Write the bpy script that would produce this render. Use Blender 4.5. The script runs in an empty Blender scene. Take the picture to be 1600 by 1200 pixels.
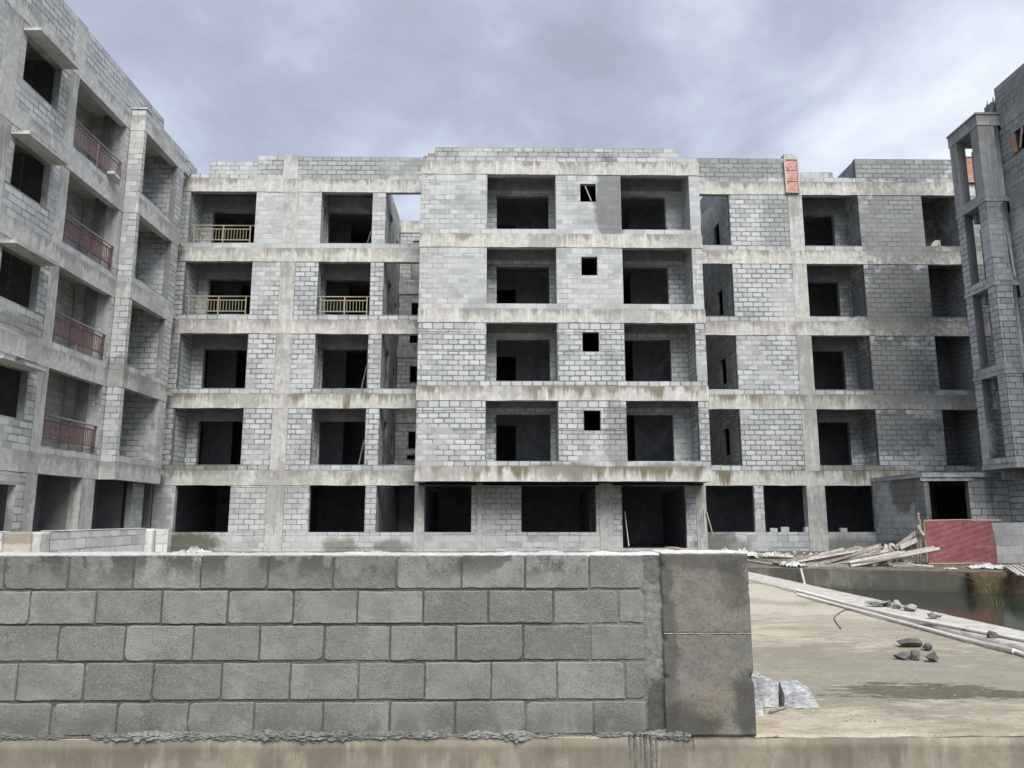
import bpy, bmesh, math, random
import numpy as np
from mathutils import Vector, Matrix, noise
random.seed(7); rng = np.random.default_rng(11)
R = math.radians
scene = bpy.context.scene
COL = scene.collection
# ------------------------------------------------------------------ camera, sky, sun, exposure
EYE = 1.25; PITCH = R(9.9); YAW = math.atan(17/1200*math.cos(R(9.9))); FPX = 1200.0
cam_d = bpy.data.cameras.new('camera'); cam = bpy.data.objects.new('camera', cam_d); COL.objects.link(cam)
cam_d.sensor_width = 36.0; cam_d.lens = 36.0*FPX/1600; cam_d.clip_start = 0.05; cam_d.clip_end = 3000
cam.location = (0, 0, EYE); cam.rotation_euler = (R(90)+PITCH, 0, -YAW)
scene.camera = cam
scene.view_settings.view_transform = 'Standard'; scene.view_settings.look = 'None'
scene.view_settings.gamma = 1.0; scene.view_settings.use_curve_mapping = False
scene.view_settings.exposure = 1.74
scene.render.engine = 'CYCLES'
scene.cycles.use_denoising = True
scene.cycles.max_bounces = 8; scene.cycles.diffuse_bounces = 5; scene.cycles.glossy_bounces = 3
scene.cycles.transmission_bounces = 3; scene.cycles.caustics_reflective = False; scene.cycles.caustics_refractive = False
SUN_EL, SUN_AZ = R(50), R(163)      # azimuth clockwise from +Y: the bright part of the overcast lies behind the camera
sun_d = bpy.data.lights.new('sun', 'SUN'); sun = bpy.data.objects.new('sun', sun_d); COL.objects.link(sun)
sun_d.energy = 1.5; sun_d.angle = R(40); sun_d.color = (1.0, 0.965, 0.91)
sv = Vector((math.sin(SUN_AZ)*math.cos(SUN_EL), math.cos(SUN_AZ)*math.cos(SUN_EL), math.sin(SUN_EL)))
sun.rotation_euler = sv.to_track_quat('Z', 'Y').to_euler(); sun.location = (0, -5, 40)

class NT:
    """tiny wrapper for building node trees"""
    def __init__(s, tree): s.t = tree; s.t.nodes.clear()
    def n(s, kind, **kw):
        nd = s.t.nodes.new(kind)
        for k, v in kw.items(): setattr(nd, k, v)
        return nd
    def put(s, sock, v):
        if hasattr(v, 'links') or hasattr(v, 'is_output'): s.t.links.new(v, sock)
        elif v is not None:
            if sock.type == 'RGBA' and len(v) == 3: v = (*v, 1)
            sock.default_value = v
    def math(s, op, a, b=None, c=None, clamp=False):
        nd = s.n('ShaderNodeMath', operation=op); nd.use_clamp = clamp
        for i, v in enumerate((a, b, c)):
            if v is not None: s.put(nd.inputs[i], v)
        return nd.outputs[0]
    def vec(s, op, a, b=None):
        nd = s.n('ShaderNodeVectorMath', operation=op)
        s.put(nd.inputs[0], a)
        if b is not None:
            if op == 'SCALE': s.put(nd.inputs[3], b)
            else: s.put(nd.inputs[1], b)
        return nd.outputs['Value'] if op in ('LENGTH', 'DOT_PRODUCT') else nd.outputs[0]
    def mix(s, f, a, b, mode='MIX'):
        nd = s.n('ShaderNodeMix', data_type='RGBA', blend_type=mode); nd.clamp_factor = True
        s.put(nd.inputs[0], f); s.put(nd.inputs[6], a); s.put(nd.inputs[7], b)
        return nd.outputs[2]
    def noise(s, v, scale, detail=4, rough=0.55, dist=0.0):
        nd = s.n('ShaderNodeTexNoise'); s.put(nd.inputs['Vector'], v)
        nd.inputs['Scale'].default_value = scale; nd.inputs['Detail'].default_value = detail
        nd.inputs['Roughness'].default_value = rough; nd.inputs['Distortion'].default_value = dist
        return nd.outputs[0]
    def step(s, v, lo, hi, a=0.0, b=1.0):
        nd = s.n('ShaderNodeMapRange', interpolation_type='SMOOTHSTEP')
        s.put(nd.inputs[0], v); s.put(nd.inputs[1], lo); s.put(nd.inputs[2], hi)
        nd.inputs[3].default_value = a; nd.inputs[4].default_value = b
        return nd.outputs[0]
    def blob(s, pos, c, r, warp, soft=0.35):
        d = s.vec('LENGTH', s.vec('DIVIDE', s.vec('SUBTRACT', pos, c), r))
        return s.step(s.math('ADD', d, warp), 1.0-soft, 1.0+soft, 1.0, 0.0)

world = bpy.data.worlds.new('World'); scene.world = world; world.use_nodes = True
W = NT(world.node_tree)
sky = W.n('ShaderNodeTexSky', sky_type='NISHITA'); sky.sun_disc = False
sky.sun_elevation = SUN_EL; sky.sun_rotation = SUN_AZ
tc = W.n('ShaderNodeTexCoord'); d = W.vec('NORMALIZE', tc.outputs['Generated'])
sx = W.n('ShaderNodeSeparateXYZ'); W.put(sx.inputs[0], d)
dz = W.math('MAXIMUM', sx.outputs[2], 0.0)
cx = W.n('ShaderNodeCombineXYZ'); den = W.math('ADD', dz, 0.32)
W.put(cx.inputs[0], W.math('DIVIDE', sx.outputs[0], den)); W.put(cx.inputs[1], W.math('DIVIDE', sx.outputs[1], den)); cx.inputs[2].default_value = 3.7
n1 = W.noise(cx.outputs[0], 1.7, 7, 0.55, 0.5)
n2 = W.noise(cx.outputs[0], 5.5, 6, 0.55, 0.3)
cv = W.math('ADD', W.math('MULTIPLY', n1, 1.25), W.math('MULTIPLY', n2, 0.52)); cv = W.math('SUBTRACT', cv, .365)
# a break of brighter cloud beyond the right-hand building, a thinner one to the left
def lift(v, az, el, w, amt):
    c = Vector((math.sin(R(az))*math.cos(R(el)), math.cos(R(az))*math.cos(R(el)), math.sin(R(el))))
    return W.math('ADD', v, W.math('MULTIPLY', W.step(W.vec('DOT_PRODUCT', d, tuple(c)), math.cos(R(w)), 1.0), amt))
cv = lift(cv, 34, 26, 14, 0.15); cv = lift(cv, 34, 17, 9, 0.09); cv = lift(cv, -8, 22, 10, 0.08)
cv = lift(cv, -17, 36, 12, 0.10); cv = lift(cv, 14, 27, 16, -0.08)
ramp = W.n('ShaderNodeValToRGB'); W.put(ramp.inputs[0], cv)
cr = ramp.color_ramp
for i, (p, c) in enumerate([(0.27, (.372, .405, .495)), (0.42, (.452, .490, .600)), (0.53, (.560, .608, .722)), (0.66, (.700, .755, .850)), (0.82, (.880, .930, .975))]):
    e = cr.elements[i] if i < 2 else cr.elements.new(p)
    e.position = p; e.color = (*c, 1)
# an overcast dome is brighter towards the zenith
zen = W.step(dz, 0.55, 1.0, 1.0, 1.45)
cloud = W.vec('SCALE', ramp.outputs[0], zen)
low = W.step(sx.outputs[2], -0.08, 0.02)
cloud = W.mix(low, (.30, .30, .30), cloud)
bg1 = W.n('ShaderNodeBackground'); W.put(bg1.inputs[0], cloud); bg1.inputs[1].default_value = 0.345
bg2 = W.n('ShaderNodeBackground'); W.put(bg2.inputs[0], sky.outputs[0]); bg2.inputs[1].default_value = 0.05
mx = W.n('ShaderNodeMixShader'); mx.inputs[0].default_value = 0.12
W.t.links.new(bg1.outputs[0], mx.inputs[1]); W.t.links.new(bg2.outputs[0], mx.inputs[2])
wo = W.n('ShaderNodeOutputWorld'); W.t.links.new(mx.outputs[0], wo.inputs[0])

# ------------------------------------------------------------------ pixel -> point on a plane of known depth
_F = Vector((math.sin(YAW)*math.cos(PITCH), math.cos(YAW)*math.cos(PITCH), math.sin(PITCH)))
_R = Vector((math.cos(YAW), -math.sin(YAW), 0)); _U = _R.cross(_F)
def ray(px, py): return _F + _R*((px-800)/FPX) + _U*((600-py)/FPX)
def at(px, py, Y):
    r = ray(px, py); t = Y/r.y; return Vector((r.x*t, Y, r.z*t+EYE))
def on_ground(px, py, Z=0.0):
    r = ray(px, py); t = (Z-EYE)/r.z; return Vector((r.x*t, r.y*t, Z))
def shown(p):
    v = p - Vector((0, 0, EYE)); z = v.dot(_F)
    if z <= 0.1: return -1e9, -1e9, z
    return 800+FPX*v.dot(_R)/z, 600-FPX*v.dot(_U)/z, z

# ------------------------------------------------------------------ materials
def newmat(name):
    m = bpy.data.materials.new(name); m.use_nodes = True
    T = NT(m.node_tree); p = T.n('ShaderNodeBsdfPrincipled'); o = T.n('ShaderNodeOutputMaterial')
    T.t.links.new(p.outputs[0], o.inputs[0])
    return m, T, p
def finish(T, p, col, rough=0.92, bump=None, strength=0.4, dist=0.01, spec=0.25):
    T.put(p.inputs['Base Color'], col); T.put(p.inputs['Roughness'], rough)
    p.inputs['Specular IOR Level'].default_value = spec
    if bump is not None:
        b = T.n('ShaderNodeBump'); b.inputs['Strength'].default_value = strength; b.inputs['Distance'].default_value = dist
        T.put(b.inputs['Height'], bump); T.t.links.new(b.outputs[0], p.inputs['Normal'])
def pos_of(T): return T.n('ShaderNodeNewGeometry').outputs['Position']
def tint_of(T):
    a = T.n('ShaderNodeAttribute', attribute_name='tint').outputs['Fac']
    return T.math('FRACT', T.math('ADD', a, T.n('ShaderNodeObjectInfo').outputs['Random']))

# stains: (centre, radii, amount); dirt and damp that belong to the walls where they are
FACADE_STAINS = [((4.25, 29, 13.5), (.62, 9, 1.9), .75), ((4.35, 29, 4.3), (.5, 9, 1.5), .55),
    ((16.6, 30, 13.2), (2.3, 9, 1.9), .66), ((16.2, 30, 9.9), (2.0, 9, 1.7), .80), ((15.7, 30, 6.9), (1.6, 9, 1.5), .72),
    ((15.6, 30, 4.6), (1.7, 9, .9), .75), ((10.0, 30, 15.7), (2.4, 6, .62), .55), ((16.6, 31, 15.7), (2.6, 6, .7), .58),
    ((-6.2, 30, 15.6), (3.9, 6, .6), .34), ((11.3, 30, 13.4), (.7, 4, 1.4), .35), ((8.2, 30, .5), (.75, 3, .8), .6),
    ((19.5, 30, 8), (1.2, 5, 9), .55), ((2.2, 29, 15.5), (2.6, 3, .22), .3)]
ALGAE = [((2.2, 29, 3.05), (1.4, 2, .22), .6), ((3.0, 29, 6.05), (1.7, 2, .18), .5), ((-11.4, 30, 3.15), (1.6, 2, .16), .6), ((-6.5, 30, 6.1), (1.4, 2, .16), .5), ((13.6, 30, 3.1), (2.2, 2, .2), .6), ((6.2, 29, 3.1), (1.2, 2, .2), .5),
    ((-11.8, 30, .2), (1.1, 2, .6), .85), ((-6.1, 30, .05), (.7, 2, .5), .6), ((-4.2, 30, .1), (.7, 2, .35), .6),
    ((8.4, 30, .1), (1.0, 2, .5), .5), ((13.4, 30, .15), (1.2, 2, .4), .55)]
ANNEX_STAINS = [((14.4, 27.6, 2.3), (1.5, .9, .9), .8), ((14.4, 26.3, 2.0), (.6, .7, 1.0), .7), ((16.4, 26.2, 2.3), (.5, 1, .6), .6), ((18.0, 26.2, 1.7), (.45, 1, 1.2), .65)]
RIGHT_STAINS = [((17, 25, 13.6), (4, 6, 2.3), .46), ((17, 25, 16.0), (6, 6, 1.0), .45)]
LEFT_STAINS = [((-12.8, 25.2, 6.0), (.6, .35, .55), .6), ((-13, 20.3, 6.4), (.5, 1.1, .25), .5), ((-12.5, 26.6, 5.8), (.4, .8, .4), .4)]

def block_mat(name, base, stains=(), algae=(), smear=(.53, .54, .535), smear_amt=.6, fresh=0.0):
    m, T, p = newmat(name); P = pos_of(T); t = tint_of(T)
    col = T.mix(t, tuple(c*.74 for c in base), tuple(c*1.20 for c in base))
    big = T.noise(P, .55, 3, .6); med = T.noise(P, 2.6, 5, .65); fine = T.noise(P, 26, 5, .7); grit = T.noise(P, 110, 2, .8)
    drift = T.math('MULTIPLY', T.math('SUBTRACT', T.noise(T.vec('ADD', P, (5, 17, 3)), .26, 3, .5), .5), 1.3)
    col = T.mix(T.step(T.math('ADD', T.math('ADD', med, drift), T.math('MULTIPLY', t, .10)), .50, .74, 0, smear_amt), col, smear)
    col = T.mix(T.step(fine, .30, .60, .30, 0), col, tuple(c*.52 for c in base))
    col = T.mix(T.step(grit, .56, .75, 0, .30), col, tuple(min(c*1.5, .8) for c in base))
    warp = T.math('ADD', T.math('MULTIPLY', T.math('SUBTRACT', med, .5), 1.3), T.math('MULTIPLY', T.math('SUBTRACT', fine, .5), .55))
    # run marks: narrow vertical lime and dirt streaks
    sv_ = T.vec('MULTIPLY', P, (7.0, 7.0, .55)); st = T.noise(sv_, 1.0, 4, .7)
    col = T.mix(T.step(st, .58, .70, 0, .45), col, (.62, .63, .63))
    col = T.mix(T.step(st, .42, .30, 0, .34), col, tuple(c*.5 for c in base))
    col = T.mix(T.step(T.math('ADD', big, T.math('MULTIPLY', T.math('SUBTRACT', fine, .5), .12)), .545, .64, 0, .36), col, tuple(c*f for c, f in zip(base, (.56, .56, .545))))
    warm = T.step(T.noise(P, .33, 4, .6), .52, .68, 0, .30); col = T.mix(warm, col, tuple(c*f for c, f in zip(base, (1.06, 1.0, .90))))
    for c, r, a in stains:
        col = T.mix(T.math('MULTIPLY', T.blob(P, c, r, warp, .16), a), col, tuple(x*.30 for x in base))
    for c, r, a in algae:
        col = T.mix(T.math('MULTIPLY', T.blob(P, c, r, warp), a), col, (.075, .082, .045))
    finish(T, p, col, .95, T.math('ADD', T.math('MULTIPLY', fine, .6), T.math('MULTIPLY', grit, .4)), .55, .012, .15)
    return m
def mortar_mat(name, base, stains=(), algae=(), smear=(.46, .47, .465), lo=.50, hi=.68):
    m, T, p = newmat(name); P = pos_of(T)
    med = T.noise(P, 1.5, 5, .65); fine = T.noise(P, 30, 4, .7); big = T.noise(P, .55, 3, .6)
    drift = T.math('MULTIPLY', T.math('SUBTRACT', T.noise(T.vec('ADD', P, (31, 7, 12)), .30, 3, .5), .5), 1.5)
    col = T.mix(T.step(T.math('ADD', med, drift), lo, hi), base, smear)
    col = T.mix(T.step(fine, .35, .65, .45, 0), col, tuple(c*.5 for c in base))
    col = T.mix(T.step(big, .52, .70, 0, .3), col, tuple(c*.6 for c in base))
    warp = T.math('ADD', T.math('MULTIPLY', T.math('SUBTRACT', T.noise(P, 2.6, 5, .65), .5), 1.3), T.math('MULTIPLY', T.math('SUBTRACT', fine, .5), .5))
    for c, r, a in stains: col = T.mix(T.math('MULTIPLY', T.blob(P, c, r, warp, .16), a), col, tuple(x*.45 for x in base))
    for c, r, a in algae: col = T.mix(T.math('MULTIPLY', T.blob(P, c, r, warp), a), col, (.07, .075, .042))
    finish(T, p, col, .96, fine, .6, .015, .1)
    return m
def concrete_mat(name, base, streak=1.0, olive=0.0, stains=(), seams=True, pale=(.68, .67, .63)):
    """board-marked cast concrete: h runs 0 at the foot to 1 at the top of each member"""
    m, T, p = newmat(name); P = pos_of(T)
    h = T.n('ShaderNodeAttribute', attribute_name='h').outputs['Fac']
    big = T.noise(P, .55, 5, .62); med = T.noise(P, 5, 5, .65); fine = T.noise(P, 38, 4, .7)
    col = T.mix(T.step(med, .32, .68), tuple(c*.82 for c in base), tuple(c*1.14 for c in base))
    sp = T.vec('MULTIPLY', P, (1.0, 1.0, .06))
    runs = T.noise(sp, 5.5, 5, .72); runs2 = T.noise(T.vec('MULTIPLY', P, (1.0, 1.0, .1)), 1.3, 3, .6)
    drip = T.math('ADD', T.math('MULTIPLY', runs, .75), T.math('MULTIPLY', runs2, .35))
    top = T.math('MULTIPLY', T.math('SUBTRACT', h, .55), .34)
    dark = T.step(T.math('ADD', drip, top), .56, .66, 0, .70*streak)
    dark = T.math('MULTIPLY', dark, T.step(T.noise(P, .8, 3, .6), .42, .56, .12, 1.15))
    col = T.mix(dark, col, tuple(c*f for c, f in zip(base, (.40, .39, .37))))
    palem = T.step(T.noise(sp, 9.0, 4, .7), .53, .65, 0, .75*streak)
    col = T.mix(palem, col, pale)
    if olive:
        sep = T.n('ShaderNodeSeparateXYZ'); T.put(sep.inputs[0], P)
        low_ = T.step(sep.outputs[2], 5.0, 9.5, 1.0, 0.12)
        om = T.step(T.math('ADD', runs2, T.math('ADD', T.math('MULTIPLY', runs, .45), T.math('MULTIPLY', top, .55))), .66, .82, 0, olive)
        om = T.math('MULTIPLY', om, T.step(T.noise(P, .45, 3, .6), .42, .58, .15, 1.0))
        col = T.mix(T.math('MULTIPLY', om, low_), col, (.150, .142, .085))
        rm = T.step(T.noise(T.vec('MULTIPLY', P, (1, 1, .12)), .75, 4, .7), .67, .78, 0, .42)
        col = T.mix(rm, col, (.40, .25, .16))
    col = T.mix(T.step(fine, .30, .6, .3, 0), col, tuple(c*.55 for c in base))
    bd_ = T.math('ADD', big, T.math('ADD', T.math('MULTIPLY', T.math('SUBTRACT', runs, .5), .35), T.math('MULTIPLY', T.math('SUBTRACT', h, .5), .08)))
    col = T.mix(T.step(bd_, .52, .58, 0, .50), col, tuple(c*.52 for c in base))
    warp = T.math('MULTIPLY', T.math('SUBTRACT', T.math('ADD', med, T.math('MULTIPLY', runs, .6)), .8), 1.2)
    for c, r, a in stains: col = T.mix(T.math('MULTIPLY', T.blob(P, c, r, warp), a), col, tuple(x*.36 for x in base))
    finish(T, p, col, .9, T.math('ADD', T.math('MULTIPLY', fine, .5), T.math('MULTIPLY', med, .5)), .35, .01, .2)
    return m
def plain_mat(name, base, var=.25, scale=12, rough=.8, spec=.3, dirt=None, dirt_amt=.5, metallic=0.0, bump=.2, dscale=4, tint=0.0):
    m, T, p = newmat(name); P = pos_of(T)
    nz = T.noise(P, scale, 5, .65)
    col = T.mix(T.step(nz, .3, .7), tuple(c*(1-var) for c in base), tuple(min(c*(1+var), .95) for c in base))
    if tint: col = T.mix(T.math('MULTIPLY', tint_of(T), tint), col, tuple(c*.35 for c in base))
    if dirt: col = T.mix(T.step(T.noise(P, dscale, 5, .7), .48, .66, 0, dirt_amt), col, dirt)
    p.inputs['Metallic'].default_value = metallic
    finish(T, p, col, rough, nz, bump, .01, spec)
    return m
# ---- the walls
M = {}
BB = (.450, .470, .473)
M['block'] = block_mat('facade block', BB, FACADE_STAINS, ALGAE)
M['mortar'] = mortar_mat('facade mortar', (.215, .228, .232), FACADE_STAINS, ALGAE)
M['mortar_smear'] = mortar_mat('smeared facade mortar', (.30, .312, .312), FACADE_STAINS, ALGAE, (.50, .51, .51), lo=.36, hi=.60)
M['beam'] = concrete_mat('facade beam concrete', (.50, .492, .462), 1.0, 1.0, FACADE_STAINS[2:6])
M['column'] = concrete_mat('facade column concrete', (.465, .465, .445), .55, 0, ())
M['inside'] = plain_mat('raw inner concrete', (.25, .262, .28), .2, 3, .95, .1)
M['block_l'] = block_mat('left building block', (.455, .474, .476), LEFT_STAINS, smear=(.53, .535, .53))
M['mortar_l'] = mortar_mat('left building mortar', (.23, .24, .24), LEFT_STAINS, lo=.40, hi=.6)
M['beam_l'] = concrete_mat('left building concrete', (.50, .507, .498), .85, .2, LEFT_STAINS, pale=(.55, .545, .52))
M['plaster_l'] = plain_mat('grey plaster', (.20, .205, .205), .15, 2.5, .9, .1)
M['block_r'] = block_mat('right building block', (.45, .47, .48), RIGHT_STAINS, smear=(.43, .44, .44))
M['mortar_r'] = mortar_mat('right building mortar', (.20, .21, .215), RIGHT_STAINS)
M['beam_r'] = concrete_mat('right building concrete', (.42, .435, .44), .8, 0, RIGHT_STAINS)
M['block_a'] = block_mat('annex block', (.44, .455, .455), ANNEX_STAINS, ((( 14.4, 28, .1), (1, 2, .4), .5),))
M['mortar_a'] = mortar_mat('annex mortar', (.21, .215, .21), ANNEX_STAINS)

# ------------------------------------------------------------------ things
def put_in(name, mesh, parent=None, mat=None):
    o = bpy.data.objects.new(name, mesh); COL.objects.link(o)
    if parent is not None: o.parent = parent
    if mat is not None and not mesh.materials: mesh.materials.append(mat)
    return o
def tag(o, label=None, cat=None, group=None, kind=None):
    if label: o['label'] = label
    if cat: o['category'] = cat
    if group: o['group'] = group
    if kind: o['kind'] = kind
    return o
def thing(name, label, cat, group=None, loc=(0, 0, 0)):
    o = bpy.data.objects.new(name, None); COL.objects.link(o); o.location = loc; o.empty_display_size = .2
    return tag(o, label, cat, group)
def mesh_of(name, v, f, h=None, smooth=False):
    me = bpy.data.meshes.new(name); me.from_pydata([tuple(x) for x in v], [], f); me.update()
    if h is not None:
        a = me.attributes.new('h', 'FLOAT', 'POINT'); a.data.foreach_set('value', np.asarray(h, dtype=np.float32))
    if smooth: me.polygons.foreach_set('use_smooth', [True]*len(me.polygons))
    return me
def local(o, root):
    """keep world coordinates of a mesh made in world space under a moved root"""
    o.location = -Vector(root.location); return o

def cells_box(xs, ys, zs):
    """surface of a box subdivided along each axis; welded"""
    idx = {}; v = []; f = []
    def vi(i, j, k):
        key = (i, j, k)
        if key not in idx: idx[key] = len(v); v.append([xs[i], ys[j], zs[k]])
        return idx[key]
    nx, ny, nz = len(xs)-1, len(ys)-1, len(zs)-1
    for i in range(nx):
        for j in range(ny):
            f.append((vi(i, j, 0), vi(i, j+1, 0), vi(i+1, j+1, 0), vi(i+1, j, 0)))
            f.append((vi(i, j, nz), vi(i+1, j, nz), vi(i+1, j+1, nz), vi(i, j+1, nz)))
    for i in range(nx):
        for k in range(nz):
            f.append((vi(i, 0, k), vi(i+1, 0, k), vi(i+1, 0, k+1), vi(i, 0, k+1)))
            f.append((vi(i, ny, k), vi(i, ny, k+1), vi(i+1, ny, k+1), vi(i+1, ny, k)))
    for j in range(ny):
        for k in range(nz):
            f.append((vi(0, j, k), vi(0, j, k+1), vi(0, j+1, k+1), vi(0, j+1, k)))
            f.append((vi(nx, j, k), vi(nx, j+1, k), vi(nx, j+1, k+1), vi(nx, j, k+1)))
    return v, f
def lin(a, b, step):
    n = max(1, int(round(abs(b-a)/step))); return [a+(b-a)*i/n for i in range(n+1)]
def member(name, parent, mat, x0, x1, y0, y1, z0, z1, step=.7, jit=.006, label=None):
    """a cast beam or column: a box with slightly untrue edges"""
    xs = lin(x0, x1, step) if x1-x0 > step else [x0, x1]
    ys = lin(y0, y1, step) if y1-y0 > step else [y0, y1]
    zs = lin(z0, z1, step) if z1-z0 > step*1.2 else [z0, z1]
    v, f = cells_box(xs, ys, zs)
    h = [(p[2]-z0)/(z1-z0) for p in v]
    v = [(p[0]+random.uniform(-jit, jit), p[1]+random.uniform(-jit, jit)*.6, p[2]+random.uniform(-jit, jit)) for p in v]
    o = put_in(name, mesh_of(name, v, f, h), parent, mat)
    if label: o['label'] = label
    return local(o, parent) if parent is not None else o
def noisy_box(name, parent, mat, x0, x1, y0, y1, z0, z1, step=.05, amp=.006, freq=9, smooth=True, keep=None):
    v, f = cells_box(lin(x0, x1, step), lin(y0, y1, step), lin(z0, z1, step))
    out = []
    for p in v:
        q = Vector(p); n3 = noise.noise_vector(q*freq); n4 = noise.noise_vector(q*freq*3.1)
        a = n3*amp+n4*amp*.5
        out.append(q+a)
    h = [(p[2]-z0)/(z1-z0) for p in v]
    o = put_in(name, mesh_of(name, out, f, h, smooth), parent, mat)
    return local(o, parent) if parent is not None else o

# ---- block templates: 16 vertices, chopped and crooked corners (x along the wall, y out of it, z up), size .4 x .2
def block_template():
    a, b = .2, .1
    ring = []
    for sx_, sz_ in ((-1, -1), (1, -1), (1, 1), (-1, 1)):
        c1 = random.uniform(.008, .046); c2 = random.uniform(.006, .034)
        if random.random() < .22: c1 *= 1.8; c2 *= 1.4
        pa = (sx_*(a-c1), sz_*b); pb = (sx_*a, sz_*(b-c2))
        ring += [pa, pb] if sx_*sz_ < 0 else [pb, pa]
    j = lambda s=.0075: random.uniform(-s, s)
    ring = [(x+j(), z+j()) for x, z in ring]
    back = [(x, -.004, z) for x, z in ring]
    front = [(x*.990, random.uniform(-.0008, .0008), z*.978) for x, z in ring]
    return np.array(back+front)
TEMPL = [block_template() for _ in range(28)]
_ring = [tuple(range(8, 16))]+[(i, (i+1) % 8, 8+(i+1) % 8, 8+i) for i in range(8)]
def _orient():
    # faces must look along +y
    v = TEMPL[0]; a, b, c = v[8], v[9], v[10]
    n = np.cross(b-a, c-a); return [tuple(reversed(t)) for t in _ring] if n[1] < 0 else _ring
TF = _orient()

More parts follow.
